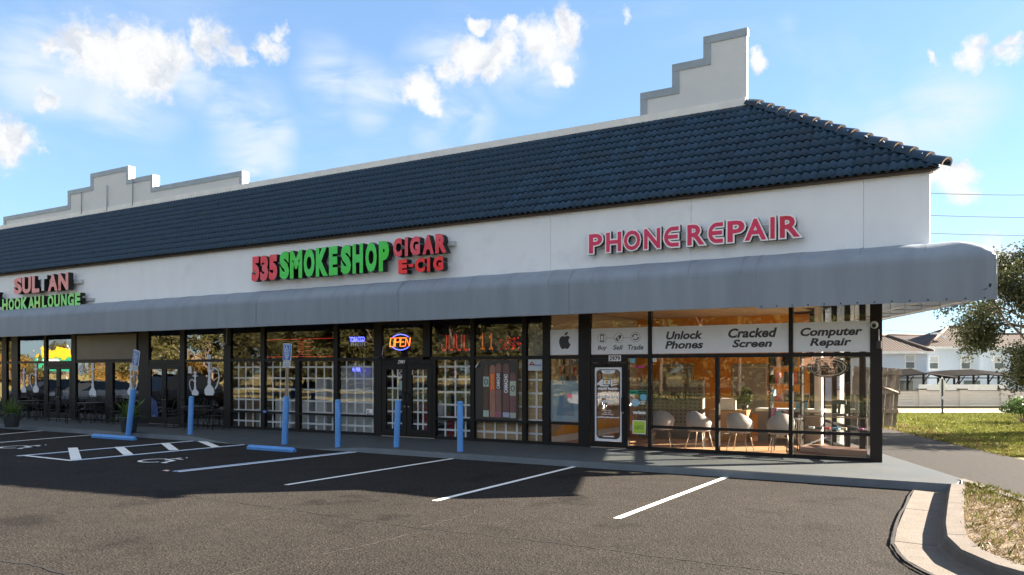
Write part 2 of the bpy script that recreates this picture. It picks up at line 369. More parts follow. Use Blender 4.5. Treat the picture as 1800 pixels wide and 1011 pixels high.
# lot: up to the kerb line, plus the side lane
m = MB()
m.add([(-56,-4.2,0),(60,-4.2,0),(60,6.6,0),(3.2,7.0,0),(.1,8.3,0),(-.9,10.0,0),(-1.0,15.14,0),(-56,15.14,0)], [range(8)])
m.build('parking_lot', mAs, kind='structure')
m = MB()
def sidept(k, off):                         # point k metres back along the side wall, off metres outwards
    p = Vector((CX, CY))+SD*k+SN*off; return (p.x, p.y)
a = [sidept(-2.65, .5), sidept(-11.5, .5), sidept(-16, .5), sidept(-16, 3.7), sidept(13.5, 3.6), sidept(14.6, 3.2), sidept(15.2, 2.0), sidept(16.5, .2), sidept(16.5, -6), sidept(-2, -1)]
m.add([(x, y, .004) for x, y in a], [range(len(a))])
m.build('side_lane', mLane, kind='structure')
# far street behind the lawn
def cwbox(m, X0, X1, Z0, Z1, z0, z1, mi=0):
    pts = [CW(X0,Z0), CW(X1,Z0), CW(X1,Z1), CW(X0,Z1)]; return m.prism_xy(pts, z0, z1, mi)
m = MB(); cwbox(m, 10, 120, 64.5, 71, -1.6, -1.34); m.build('pavement', M('pale_pavement', (.34,.29,.24), .9, var=.1, coords='World'), kind='structure')
m = MB(); m.add([(-400,-200,.012),(-56.2,-200,.012),(-56.2,70,.012),(-400,70,.012)], [range(4)]); m.add([(-56.2,-9.05,.012),(-56.2,-5.0,.012),(30,-5.0,.012),(30,-9.05,.012)], [(0,3,2,1)]); m.add([(-56.2,-60,.012),(-56.2,-19.05,.012),(60,-19.05,.012),(60,-60,.012)], [(0,3,2,1)])
m.build('dry_lawn', M('dry_lawn_ground', (.36,.27,.085), .95, var=.3, vs=.8, coords='World', col2=(.22,.2,.06), c2s=.5, c2scale=.3), kind='structure')
# road behind the camera
m = MB(); m.add([(-120,-19,-.015),(80,-19,-.015),(80,-9,-.015),(-120,-9,-.015)], [range(4)]); m.build('road', mLane, kind='structure')

# walkway with the flush ramp
def edge_z(x):
    if x < -19.7: return WZ
    if x < -17.9: return WZ*(1-(x+19.7)/1.8)+.008
    if x < -14.9: return .008
    if x < -13.25: return .008+(WZ-.008)*(x+14.9)/1.65
    return WZ
m = MB(); xs = [LEFT-12]+[LEFT+i*2 for i in range(1, 14)]+[-19.7,-19.1,-18.5,-17.9,-17,-16,-14.9,-14.3,-13.7,-13.25,-12,-10,-8,-6,-4,-2.6]
rows = []
for x in xs:
    ez = edge_z(x); mz = ez+(WZ-ez)*.98
    rows.append([(x,15.14,-.02),(x,15.15,ez-.015),(x,15.18,ez),(x,16.75,mz),(x,18.6,WZ)])
for r in rows: m.v += r
for i in range(len(rows)-1):
    for j in range(4): m.f.append([i*5+j, (i+1)*5+j, (i+1)*5+j+1, i*5+j+1]); m.m.append(1 if j < 1 else 0); m.sm.append(False)
pts = [(-2.6,15.14),(-.62,15.14),(-.56,15.2),sidept(-2.45,.62),sidept(2,.52),sidept(12,.5),sidept(12,-.3),(-2.6,18.6)]
m.prism_xy(pts, -.02, WZ)
for i_ in range(len(pts)): m.m[-1-i_] = 1
m.build('walkway', [mWalk, mKerbFace], kind='structure')
# joints in the walkway are thin grooves of dirt
m = MB()
for x in (-4.6, -8.7, -12.9, -24, -28.5, -33):
    m.add([(x,15.2,WZ+.003),(x+.012,15.2,WZ+.003),(x+.012,17.95,WZ+.003),(x,17.95,WZ+.003)], [range(4)])
m.build('walkway_joint', M('joint', (.05,.06,.065), .8), kind='structure')

# kerb and gutter of the island
def kerb(path, prof, mat, name, closed=False):
    m = MB(); k = len(path); P = [Vector(p) for p in path]
    for i, p in enumerate(P):
        a = P[max(0,i-1)]; b = P[min(k-1,i+1)]; d = (b-a).normalized(); nrm = Vector((d.y, -d.x))
        for o, z in prof: m.v.append((p.x+nrm.x*o, p.y+nrm.y*o, z))
    n = len(prof)
    for i in range(k-1):
        for j in range(n-1): m.f.append([i*n+j, i*n+j+1, (i+1)*n+j+1, (i+1)*n+j]); m.m.append(0); m.sm.append(False)
    return m.build(name, mat, kind='structure')
KP = [(-.62,15.1),(-.60,14),(-.56,12.5),(-.52,11.2),(-.46,10.3),(-.3,9.6),(.0,9.05),(.45,8.6),(1.1,8.2),(2.0,7.85),(3.2,7.5),(6,6.9),(12,5.8),(30,3)]
KPs = []
for i in range(len(KP)-1):
    for j in range(3): KPs.append((KP[i][0]+(KP[i+1][0]-KP[i][0])*j/3, KP[i][1]+(KP[i+1][1]-KP[i][1])*j/3))
kerb(KPs, [(.56,.004),(.54,.022),(.30,.014),(.10,.004),(.06,.03),(.03,.12),(-.0,.15),(-.19,.155),(-.2,.0)], mConc, 'kerb')
m = MB()
for (x, y, dx) in ((-.58,12.9,0),(-.47,10.35,.06)):
    m.add([(x-.57,y,.026),(x-.57,y+.018,.026),(x-.1,y+.018+dx*.4,.012),(x-.1,y+dx*.4,.012)], [range(4)])
    m.add([(x-.005,y+dx,.1545),(x-.005,y+.014+dx,.1545),(x+.19,y+.014+dx*1.3,.159),(x+.19,y+dx*1.3,.159)], [range(4)])
m.build('kerb_joint', mCrack, kind='structure')
LK = [sidept(-2.55,.62), sidept(-5,.62), sidept(-9,.62), sidept(-16,.62)]
kerb([Vector(p) for p in LK], [(.12,.15),(.0,.155),(-.02,.0)], mConc, 'kerb')
m = MB(); isl = [(-.40,15.05)]+[(p[0]+.17, p[1]+.05) for p in KPs[1:]]+[(30,6),(6,3.6)]
isl = [(-.42,15.08)]+[(p[0]+.18, p[1]+.08) for p in KPs[1:30]]+[sidept(-11,.72), sidept(-5,.72), sidept(-2.7,.72)]
m.prism_xy(isl, 0, .125); m.build('island_soil', mMulch, kind='structure')

# ------------------------------------------------------------------ painted markings
mk = MB()
def line(a, b, w, z=.006, mi=0, mbx=None):
    a = Vector(a); b = Vector(b); d = (b-a).normalized(); n = Vector((-d.y, d.x))*w/2
    (mbx or mk).add([(a.x-n.x,a.y-n.y,z),(b.x-n.x,b.y-n.y,z),(b.x+n.x,b.y+n.y,z),(a.x+n.x,a.y+n.y,z)], [range(4)], mi)
LN = [((1084,912),(1278,838.5)), ((764,881),(1019,818.5)), ((502,853),(802,805.5))]
for i, (a, b) in enumerate(LN):
    mb = MB(); line(G(*a), G(*b), .105, mbx=mb); mb.build('stall_line', mWhiteLine, kind='structure')
mb = MB(); a, b = G(308,829.5), G(622,794.5); line(a, b, .30, .004, 1, mb); line((a[0]+.1,a[1]), (b[0]+.1,b[1]), .10, .008, 0, mb); line((a[0]-.06,a[1]), (b[0]-.06,b[1]), .05, .008, 0, mb)
mb.build('stall_line', [mWhiteLine, mBlueLine], kind='structure')
mb = MB(); line(G(-60,783), G(171,764), .12, mbx=mb); mb.build('stall_line', mWhiteLine, kind='structure')
mb = MB(); line(G(-60,769), G(92,756), .12, mbx=mb); mb.build('stall_line', mWhiteLine, kind='structure')
# access aisle
mb = MB()
A, B, C_, D_ = G(30,802), G(351,774.5), G(429,782), G(125,810)
for p, q in ((A,B),(D_,C_)):
    line(p, q, .22, .004, 1, mb); line((p[0]+.0,p[1]), q, .11, .008, 0, mb)
line(G(44,801.5), G(127,810.5), .12, .010, 0, mb)
for p, q in (((128,787.8),(134,809)),((209,786.3),(226,800.3)),((289.5,779.5),(306,792)),((352,775.2),(381,787)),):
    line(G(*p), G(*q), .22, .012, 0, mb)
mb.build('access_aisle', [mWhiteLine, mBlueLine], kind='structure')
def access_strokes():
    return [([(.60,.86),(.585,.84)], .13), ([(.54,.78),(.57,.46),(.80,.45),(.90,.16),(1.0,.18)], .075), ([(.55,.64),(.77,.64)], .06),
            (arc(.56,.31,.27,.27,110,330,14), .065)]
def access_on_ground(px, py, s):
    cx, cy = G(px, py); mb = MB()
    for pts, w in access_strokes():
        pp = [(cx+(u-.6)*s, cy+(v-.5)*s) for u, v in pts]
        for i in range(len(pp)-1): line(pp[i], pp[i+1], w*s*.9, .006+.0005*i, 0, mb)
    mb.build('access_symbol', mWhiteLine, kind='structure')
access_on_ground(297, 808.5, 1.35); access_on_ground(49, 785, 1.35)
# cracks
def crack(pts, w, mat, name, z=.004, jit=.03):
    mb = MB(); P = []
    for i in range(len(pts)-1):
        a = Vector(G(*pts[i])); b = Vector(G(*pts[i+1])); n = max(2, int((b-a).length/.12))
        for j in range(n): P.append(a+(b-a)*j/n+Vector((random.uniform(-jit,jit), random.uniform(-jit,jit))))
    for i in range(len(P)-1): line(P[i], P[i+1], w*random.uniform(.5,1.5), z+.0003*(i % 3), 0, mb)
    mb.build(name, mat, kind='structure')
crack([(-40,978),(0,987),(50,992),(120,1011),(180,1040)], .024, mCrack, 'crack', jit=.014)
crack([(344,875),(400,882),(480,892),(620,912),(750,930),(900,946),(1000,958),(1180,982),(1370,1006),(1500,1024)], .017, mCrack, 'crack', jit=.022)
crack([(740,926),(770,920),(820,908),(850,889)], .008, mScratch, 'scratch'); crack([(560,975),(640,960),(700,944),(758,933)], .009, mScratch, 'scratch')
crack([(400,924),(460,911),(508,899)], .007, mScratch, 'scratch'); crack([(400,1012),(440,1000),(505,985)], .009, mScratch, 'scratch')
# tar seam along the gutter
mb = MB()
ed = []
for i in range(0, 34):
    p = KPs[i]; q = KPs[i+1]; d = (Vector(q)-Vector(p)).normalized(); n = Vector((d.y,-d.x)); ed.append(Vector(p)+n*(.565+random.uniform(-.012,.012)))
for i in range(len(ed)-1): line(ed[i], ed[i+1], .03*random.uniform(.7,1.4), .0245+.0003*(i%3), 0, mb)
mb.build('tar_seam', mCrack, kind='structure')
# litter
mb = MB(); x, y = G(285,829); mb.add([(x,y,.02),(x+.13,y+.03,.012),(x+.11,y+.1,.02),(x+.02,y+.08,.03)], [range(4)])
tag(mb.build('litter', M('litter_paper', (.7,.5,.45), .7)), 'crumpled scrap of paper on the shaded asphalt beside the painted wheelchair symbol', 'litter')

# ------------------------------------------------------------------ strip mall
mall = thing('strip_mall', 'long single storey strip mall with dark storefronts, white fascia and blue tiled mansard roof', 'building', (CX, CY, 0))
# fascia panels
def box_part(name, mat, b, parent=None, label=None):
    return MB().box(*b).build(name, mat, parent or mall, label=label)
YF = CY-.61; fc = corner(.61)
fas = MB().box(LEFT, fc.x-.06, YF+.05, YF+.35, 4.36, 5.74).build('fascia', mStucco, mall)
seams = [LEFT, fx(-100,YF), fx(250,YF), fx(520,YF), fx(715,YF), fx(968,YF), fx(1215,YF), fx(1518,YF), fc.x]
for i in range(len(seams)-1):
    MB().box(seams[i]+.003, seams[i+1]-.003, YF, YF+.048, 4.38, 5.80).build('fascia_panel', mStucco, fas)
# side fascia, following the skewed wall
def side_prism(k0, k1, o0, o1, z0, z1, mi=0, mb=None):
    mb = mb or MB(); return mb.prism_xy([sidept(k0,o1), sidept(k1,o1), sidept(k1,o0), sidept(k0,o0)][::-1][::-1], z0, z1, mi)
p0 = corner(.61)
q = Vector((CX,CY)); 
k0 = (p0-q).dot(SD)
m = MB(); e = Vector((p0.x,p0.y)); a = [ (e.x,e.y+.049), sidept(k0+14,.61), sidept(k0+14,.3), (e.x-.3,e.y+.35)]
m.prism_xy(a, 4.38, 5.80); m.build('side_fascia', mStucco, mall)
# eave board
MB().box(LEFT, fc.x+.06, YF-.105, YF+.1, 5.80, 5.872).build('eave_board', mEave, mall)
MB().prism_xy([(fc.x+.06,YF-.1), sidept(k0+14,.67), sidept(k0+14,.3), (fc.x-.3,YF+.1)], 5.802, 5.843).build('eave_board', mEave, mall)

# mansard roof geometry
EZ, TZ = 5.86, 8.61
e0 = corner(.73); H = 2.98
t0 = corner(.73-H); eY, tY = e0.y, t0.y
up = Vector((0, H, TZ-EZ)); SLOPE = up.length; UP = up.normalized(); NF = Vector((0, -UP.z, UP.y))
XD = Vector((1,0,0)); O0 = Vector((e0.x, e0.y, EZ))
hip = Vector((t0.x-e0.x, t0.y-e0.y, TZ-EZ)); HIPL = hip.length; HD = hip.normalized()
m = MB(); m.add([(LEFT,eY,EZ-.02),(e0.x,eY,EZ-.02),(t0.x,tY,TZ-.02),(LEFT,tY,TZ-.02)], [range(4)])
s1 = Vector((e0.x,e0.y))+SD*17; s2 = Vector((t0.x,t0.y))+SD*17
m.add([(e0.x,e0.y,EZ-.02),(s1.x,s1.y,EZ-.02),(s2.x,s2.y,TZ-.02),(t0.x,t0.y,TZ-.02)], [range(4)])
m.build('roof_deck', mDeck, mall)
TW, EX, TL = .33, SLOPE/12, SLOPE/12+.07
def tile_verts():
    vs, fs = [], []; n = 10
    for j, v in enumerate((0, TL)):
        for i in range(n+1):
            u = TW*i/n; h = .052*(.5-.5*math.cos(2*math.pi*((u/TW*2) % 1.0)))**.8
            vs.append((u, v, .012+h+(.032 if j == 0 else .0)))
    for i in range(n+1):
        u, _, h = vs[i]; vs.append((u, .004, h-.024))
    fs = [(i, i+1, n+1+i+1, n+1+i) for i in range(n)]+[(2*(n+1)+i, 2*(n+1)+i+1, i+1, i) for i in range(n)]
    return vs, fs
TV, TF = tile_verts()
def tile_mesh(M4, name):
    me = bpy.data.meshes.new(name); me.from_pydata([tuple(M4 @ Vector(v)) for v in TV], [], TF); return me
def frame(o, xd, ud, nd):
    return Matrix(((xd.x,ud.x,nd.x,o.x),(xd.y,ud.y,nd.y,o.y),(xd.z,ud.z,nd.z,o.z),(0,0,0,1)))
NT = XD.cross(UP)
base = bpy.data.meshes.new('roof_tile'); base.from_pydata(TV, [], TF); base.materials.append(mTile)
base.polygons.foreach_set('use_smooth', [i < 10 for i in range(len(TF))])
rootL = wloc(mall); cand = []
for r in range(12):
    o = O0+UP*(r*EX); yh = r*EX/SLOPE
    hx = e0.x+(t0.x-e0.x)*(r*EX/SLOPE)
    # lay from a fixed grid so that rolls line up from course to course
    k = math.floor((hx-LEFT)/TW)
    for i in range(k+1):
        xx = LEFT+i*TW
        if xx < -42: continue
        cand.append((xx, r, hx))
cand.sort(key=lambda c: -c[0])
stuffm = MB(); nparts = 0
hipn = HD.cross(NT).normalized()
if hipn.x < 0: hipn = -hipn
for xx, r, hx in cand:
    o = Vector((xx, 0, 0)); o.y = O0.y+UP.y*r*EX; o.z = O0.z+UP.z*r*EX
    o += NF*random.uniform(0,.004)-UP*.045
    F = frame(o, XD, UP, NT) @ Matrix.Rotation(random.uniform(-.007,.007), 4, 'Z')
    if r == 11: F = F @ Matrix.Diagonal((1,.62,.9,1))
    cut = xx+TW > hx-.55
    if nparts < 285:
        nparts += 1
        if cut:
            bmx = bmesh.new(); me = tile_mesh(F, 'roof_tile'); bmx.from_mesh(me)
            bmesh.ops.bisect_plane(bmx, geom=bmx.verts[:]+bmx.edges[:]+bmx.faces[:], plane_co=O0, plane_no=hipn, clear_outer=True)
            if len(bmx.faces) == 0: bmx.free(); nparts -= 1; continue
            bmx.to_mesh(me); bmx.free(); me.transform(Matrix.Translation(-rootL)); me.materials.append(mTile)
            for p in me.polygons: p.use_smooth = True
            mesh_obj('roof_tile', me, mall)
        else:
            t = bpy.data.objects.new('roof_tile', base); COL.objects.link(t); t.parent = mall; t.matrix_local = Matrix.Translation(-rootL) @ F
    else: stuffm.add([tuple(F @ Vector(v)) for v in TV], TF, 0, True)
stuffm.build('roof_tile', mTile, mall, kind='stuff')
# side slope tiles (not seen from the front)
SD3 = Vector((SD.x, SD.y, 0)); side_up = (Vector((t0.x,t0.y,TZ))-Vector((e0.x,e0.y,EZ))); side_up -= SD3*side_up.dot(SD3); su = side_up.normalized(); nt = SD3.cross(su)
ms = MB()
for r in range(12):
    for i in range(48):
        o = Vector((e0.x,e0.y,EZ))+su*(r*EX)+SD3*(HD.dot(SD3)*HIPL*r/12+i*TW+.1)
        if (i*TW+.1+HD.dot(SD3)*HIPL*r/12) > 16.5: continue
        F = frame(o, SD3, su, nt); ms.add([tuple(F @ Vector(v)) for v in TV], TF, 0, True)
ms.build('roof_tile', mTile, mall, kind='stuff')
# hip caps
NC = 15; CL = HIPL/NC
side = HD.cross(Vector((0,0,1))).normalized(); hup = side.cross(HD).normalized()
if hup.z < 0: hup = -hup
for i in range(NC):
    m = MB(); o = O0+HD*(i*CL-.12)+hup*.035; n = 8; vs = []
    for j, (v, rr, lift) in enumerate(((0,.135,.045),(CL+.08,.115,.0),(0,.108,.03))):
        for k in range(n+1):
            a = math.radians(-15+210*k/n); vs.append(o+HD*(v+(.002 if j==2 else 0))+side*rr*math.cos(a)+hup*(rr*math.sin(a)+lift))
    m.add(vs, [(k,k+1,n+1+k+1,n+1+k) for k in range(n)], 0, True); m.add(vs, [(2*(n+1)+k, 2*(n+1)+k+1, k+1, k) for k in range(n)], 1)
    m.build('ridge_cap', [mTile, mTileEdge], mall)
# parapets
YP = tY-.02
def topz(px, py, y=YP): return P2(px, py, y)[1]
def stepped(name, pts_px, yb, th, cope_w):
    """pts_px: list of (px left, px right, py top at left) steps"""
    grp = []
    for (a, b, pa, pb) in pts_px:
        x0, x1 = fx(a, YP), fx(b, YP); z = (P2(a,pa,YP)[1]+P2(b,pb,YP)[1])/2
        grp.append((x0, x1, z))
    return grp
def parapet(steps, th, right_cope=True, left_cope=True, zb=TZ-.05):
    prof = []
    for x0, x1, z in steps: prof += [(x0, z), (x1, z)]
    poly = [(steps[-1][1], zb), *prof[::-1], (steps[0][0], zb)]
    body = MB().prism_xz(poly[::-1], YP, YP+th).build('parapet', mStucco2, mall)
    cw = .17
    for i, (x0, x1, z) in enumerate(steps):
        zl = steps[i-1][2] if i else TZ+.1; zr = steps[i+1][2] if i < len(steps)-1 else TZ+.1
        xa = x0-(.02 if zl < z else -.0); xb = x1+(.02 if zr < z else 0)
        MB().box(xa, xb, YP-.022, YP+th+.02, z-cw, z+.02).build('coping', mCope, body)
        if zl < z and left_cope: MB().box(x0-.02, x0+cw, YP-.02, YP+th+.018, max(zb, zl-cw+.0), z-cw-.003).build('coping', mCope, body)
        if zr < z and (right_cope): MB().box(x1-cw*.8, x1+.02, YP-.02, YP+th+.018, max(zb, zr-cw), z-cw-.003).build('coping', mCope, body)
    return body
L1 = stepped('', [(1127,1183,165,155),(1183,1238,116,103),(1238,1306,66,52)], 0, 0, 0)
L1[-1] = (L1[-1][0], t0.x+.02, L1[-1][2])
parapet(L1, .10, right_cope=False)
L2 = stepped('', [(7,120,381,363),(120,160,337,328),(160,226,307,292),(226,269,317,307),(269,426,331,300)], 0, 0, 0)
parapet(L2, .26)
lowz = (topz(434,325)+topz(1125,205))/2+.02
xL = L2[-1][1]+.03; xR = L1[0][0]-.03
cuts = [xL, fx(655,YP), fx(830,YP), fx(943,YP), xR]
lp = MB().box(xL, xR, YP+.02, YP+.22, TZ-.05, lowz-.14).build('low_parapet', mFlash, mall)
for i in range(4): MB().box(cuts[i]+.004, cuts[i+1]-.004, YP-.01, YP+.25, lowz-.17, lowz).build('coping', mFlash, lp)
lp2 = MB().box(LEFT, L2[0][0]-.03, YP+.02, YP+.22, TZ-.05, lowz-.14).build('low_parapet', mFlash, mall)
MB().box(LEFT, L2[0][0]-.03, YP-.01, YP+.25, lowz-.17, lowz).build('coping', mFlash, lp2)
# flashing between tiles and parapet
MB().box(LEFT, t0.x, YP-.05, YP-.024, TZ-.03, TZ+.16).build('flashing', mWhiteP, mall)
# old sign conduits on the left parapet
for px, a, b in ((145,338,376),(190,327,370),(235,319,361)):
    x, z1 = P2(px, a, YP); z0 = P2(px, b, YP)[1]
    MB().tube([(x-.18,YP-.03,z0+.02),(x,YP-.05,z0),(x,YP-.05,z1),(x-.06,YP-.03,z1+.02)], .02).build('conduit', mCope, mall)
# flat roof, back and side walls
m = MB(); b1 = sidept(20,-3.6); m.prism_xy([(LEFT,YP+.26),(t0.x,YP+.12),(b1[0],b1[1]),(b1[0]-1,38),(LEFT,38)], TZ-.5, TZ-.3); m.build('flat_roof', mDeck, mall)
SG = 9.2                                    # glazed length of the side wall
m = MB(); m.prism_xy([sidept(SG+.1,0), sidept(SG+.1,-.3), sidept(19,-.3), sidept(19,0)][::-1], 0, 5.6); m.build('side_wall', mStucco, mall)
w_end = sidept(19,-.1)
m = MB(); m.prism_xy([(LEFT,w_end[1]),(w_end[0],w_end[1]),(w_end[0],w_end[1]+.3),(LEFT,w_end[1]+.3)], 0, 8.1); m.build('back_wall', mStucco, mall)
MB().box(LEFT-.3, LEFT, 17.4, w_end[1], 0, 8.1).build('side_wall', mStucco, mall)
# header and soffit
ZH = 3.62
MB().box(LEFT, CX-.02, CY-.02, CY+.2, ZH, 4.7).build('header', mDarkD, mall)
MB().box(LEFT, fc.x-.08, YF+.36, CY-.03, 4.40, 4.46).build('soffit', mDarkD, mall)
m = MB(); m.prism_xy([sidept(.1,-.02), sidept(SG+.1,-.02), sidept(SG+.1,-.2), sidept(.1,-.2)][::-1], ZH, 4.7); m.build('header', mDarkD, mall)

# ------------------------------------------------------------------ storefront grid
ZT0, ZT1 = 2.30, 2.385        # transom
ZS0, ZS1 = .66, .725           # low rail
ZB = WZ+.075
def mull(a, b, z0=WZ, z1=ZH, y0=-.045, y1=.075, mat=None, name='mullion'):
    MB().box(fx(a,CY)+.0, fx(b,CY), CY+y0, CY+y1, z0, z1).build(name, mat or mDark, mall)
def rail(a, b, z0, z1, y0=-.035, y1=.06):
    MB().box(fx(a,CY)+.003, fx(b,CY)-.003, CY+y0, CY+y1, z0, z1).build('rail', mDark, mall)
def pane(a, b, z0, z1, g, y=.01):
    MB().box(fx(a,CY)+.002, fx(b,CY)-.002, CY+y, CY+y+.006, z0, z1).build('window_pane', g, mall)
# corner post
MB().prism_xy([(fx(1530,CY),CY-.06),(fx(1551.5,CY),CY-.06),sidept(.18,-.02),(fx(1530,CY),CY+.16)], WZ, ZH+.6).build('corner_post', mPost, mall)
# full-height verticals
full = [(1387,1394),(1140,1146),(1018,1039),(955,967),(919,926),(828,835),(745,757),(659,672),(588,595),(460,466.5),(395,407),(318,326),(245,263),(187,199.5),(127,134.5),(79,83),(22,33),(5,13),(-60,-52),(-130,-120),(-210,-200)]
lowo = [(1258,1264.5),(520.5,528)]
for a, b in full: mull(a, b, z0=(WZ if (a, b) not in ((745,757),(187,199.5)) else (ZT1 if a == 745 else WZ)), z1=(ZH if a != 187 else ZT0))
for a, b in lowo: mull(a, b, z1=ZT0-.002)
# bays: px0, px1, glass, upper split?, low rail?
bays = [(1394,1530,gPhone,1,1),(1264.5,1387,gPhone,0,1),(1146,1258,gPhone,0,1),(1103,1140,gPhone,0,0),(967,1018,gPhone,1,1),
        (926,955,gSmoke,1,1),(835,919,gSmoke,0,1),(762,828,gSmoke,0,1),
        (595,659,gSmoke,1,1),(528,588,gSmoke,0,1),(466.5,520.5,gSmoke,0,1),(407,460,gSmoke,1,1),
        (326,395,gLounge,1,1),(199.5,245,gLounge,0,0),(134.5,187,gLounge,0,0),(33,79,gLounge,1,1),(13,22,gLounge,1,1),(-52,5,gLounge,1,1),(-120,-60,gLounge,1,1),(-200,-130,gLounge,1,1)]
for a, b, g, u, lr in bays:
    rail(a, b, WZ, ZB)
    if lr:
        rail(a, b, ZS0, ZS1); pane(a, b, ZB, ZS0, g); pane(a, b, ZS1, ZT0, g)
    else: pane(a, b, ZB, ZT0, g)
    if u: rail(a, b, ZT0, ZT1); pane(a, b, ZT1, ZH, g)
# wide upper lights
for a, b, g in ((1146,1387,gPhone),(1039,1140,gPhone),(757,919,gSmoke),(672,745,gSmoke),(466.5,588,gSmoke),(263,318,gLounge),(134.5,245,gLounge),(83,127,gLounge)):
    rail(a, b, ZT0, ZT1); pane(a, b, ZT1, ZH, g)
# bars above smoke shop windows: dark band
MB().box(fx(672,CY), fx(757,CY), CY-.04, CY+.02, 3.30, 3.40).build('rail', mDark, mall)
# side wall glazing
ks = [0.15, 1.3, 2.6, 3.9, 5.2, 6.5, 7.8, SG]
for i, k in enumerate(ks[1:]):
    side_prism(k-.04, k+.04, -.10, .02, WZ, ZH).build('mullion', mDark, mall)
for i in range(len(ks)-1):
    a, b = ks[i]+.04, ks[i+1]-.042
    for z0, z1 in ((WZ,ZB),(ZS0,ZS1),(ZT0,ZT1)): side_prism(a, b, -.08, .0, z0, z1).build('rail', mDark, mall)
    for z0, z1 in ((ZB,ZS0),(ZS1,ZT0),(ZT1,ZH)): side_prism(a, b, -.045, -.04, z0, z1).build('window_pane', gSide, mall)

# doors
def door(a, b, z0, z1, g, hand, fr=.11, fb=.22, ft=.13):
    x0, x1 = fx(a, CY), fx(b, CY)
    m = MB(); y0, y1 = CY-.05, CY+.0
    m.box(x0, x0+fr, y0, y1, z0, z1); m.box(x1-fr, x1, y0, y1, z0, z1); m.box(x0+fr+.001, x1-fr-.001, y0, y1, z1-ft, z1); m.box(x0+fr+.001, x1-fr-.001, y0, y1, z0, z0+fb)
    d = m.build('door', mDark, mall)
    MB().box(x0+fr, x1-fr, CY-.02, CY-.014, z0+fb, z1-ft).build('door_pane', g, d)
    hx = x1-.06 if hand > 0 else x0+.06
    MB().tube([(hx,CY-.05,1.02),(hx,CY-.11,1.04),(hx,CY-.11,1.36),(hx,CY-.05,1.38)], .016).build('handle', mIron, d)
    fixed(MB().lathe([(.028,0),(.028,.02)], (0,0,0), 10), 'lock', mGalv, d, (hx,CY-.05,1.0))
    return d, x0, x1
def dframe(a, b, zt=ZT0):          # jambs and head around doors
    x0, x1 = fx(a, CY), fx(b, CY); m = MB()
    m.box(x0, x1, CY-.03, CY+.06, zt-.10, zt-.002); m.build('door_frame', mDark, mall)
    MB().box(x0+.01, x1-.01, CY-.05, CY+.05, WZ, WZ+.02).build('threshold', mGalv, mall)
dframe(1039, 1103); dP, dx0, dx1 = door(1040.5, 1100, WZ+.025, 2.19, gPhone, 1, fr=.085, fb=.13, ft=.10)
mull(1100.5, 1105, z1=ZT0-.1)
MB().box(dx0+.03, dx0+.42, CY-.10, CY-.05, 2.12, 2.17).build('closer', mDark, dP)
dframe(672, 766); dS1, sx0, sx1 = door(673, 716.5, WZ+.025, 2.19, gSmoke, 1, fr=.16, fb=.2, ft=.15); dS2, sx2, sx3 = door(717.5, 761, WZ+.025, 2.19, gSmoke, -1, fr=.16, fb=.2, ft=.15)
mull(761.5, 767, z1=ZT0)
dframe(263, 318); door(263.5, 289.8, WZ+.025, 2.19, gLounge, 1); door(290.2, 317.6, WZ+.025, 2.19, gLounge, -1)
dframe(83, 127); door(83.5, 104, WZ+.025, 2.19, gLounge, 1); door(104.4, 126.7, WZ+.025, 2.19, gLounge, -1)

# ------------------------------------------------------------------ awning
awn = thing('awning', 'grey fabric awning with a rounded corner along the whole storefront', 'awning', (fc.x, YF, 4.4))
PROF = [(.612,4.42),(.72,4.425),(.86,4.41),(.99,4.37),(1.11,4.31),(1.22,4.225),(1.30,4.13),(1.335,4.05),(1.34,3.97),(1.34,3.70),(1.343,3.45),(1.34,3.306)]
def awn_point(x, d, z, sag):
    return (x, CY-d, z)
def front_strip(x0, x1, mb, dz=0, out=0, step=.14, endmitre=False):
    n = max(1, int((x1-x0)/step)); b = len(mb.v); npf = len(PROF)
    for i in range(n+1):
        x = x0+(x1-x0)*i/n; ph = (x % 1.12)/1.12; sag = math.sin(math.pi*ph)
        w = math.sin(x*1.7)*.5+math.sin(x*3.1+1)*.3
        for j, (d, z) in enumerate(PROF):
            dd = d+out+(0 if j < 8 else .006*w*(j-7)/4); zz = z
            if j in (1,2): zz -= .01*sag
            if j in (3,4,5): zz -= .014*sag; dd -= .008*sag
            if j == len(PROF)-1: zz += dz+.006*w
            xx = x
            if endmitre and i == n: xx = CX+1.482*dd
            elif endmitre: xx = x0+(CX+1.482*dd-x0)*i/n
            mb.v.append((xx, CY-dd, zz))
    for i in range(n):
        for j in range(npf-1): mb.f.append([b+i*npf+j, b+i*npf+j+1, b+(i+1)*npf+j+1, b+(i+1)*npf+j]); mb.m.append(0); mb.sm.append(True)
YA = CY-1.34
xa = fx(1330, YA)
sx = [LEFT, fx(90,YA), fx(450,YA), fx(700,YA), fx(1000,YA), xa]
for i in range(5):
    m = MB(); front_strip(sx[i]+.0, sx[i+1]-.004, m); m.build('fabric_panel', mAwn, awn)
m = MB(); front_strip(xa, 0, m, dz=-.045, out=.012, endmitre=True)
npf = len(PROF); last = m.v[-npf:]; b = len(m.v)-npf
L_ = 10.5; nn = 40
for i in range(1, nn+1):
    k = L_*i/nn
    for j in range(npf):
        x, y, z = last[j]; sag = math.sin(math.pi*((k % 1.12)/1.12))
        zz = z-(.02*sag if 0 < j < 6 else 0); m.v.append((x+SD.x*k, y+SD.y*k, zz+(.045 if j == npf-1 else 0)))
for i in range(nn):
    for j in range(npf-1): m.f.append([b+i*npf+j, b+i*npf+j+1, b+(i+1)*npf+j+1, b+(i+1)*npf+j]); m.m.append(0); m.sm.append(True)
m.build('fabric_panel', mAwn, awn)
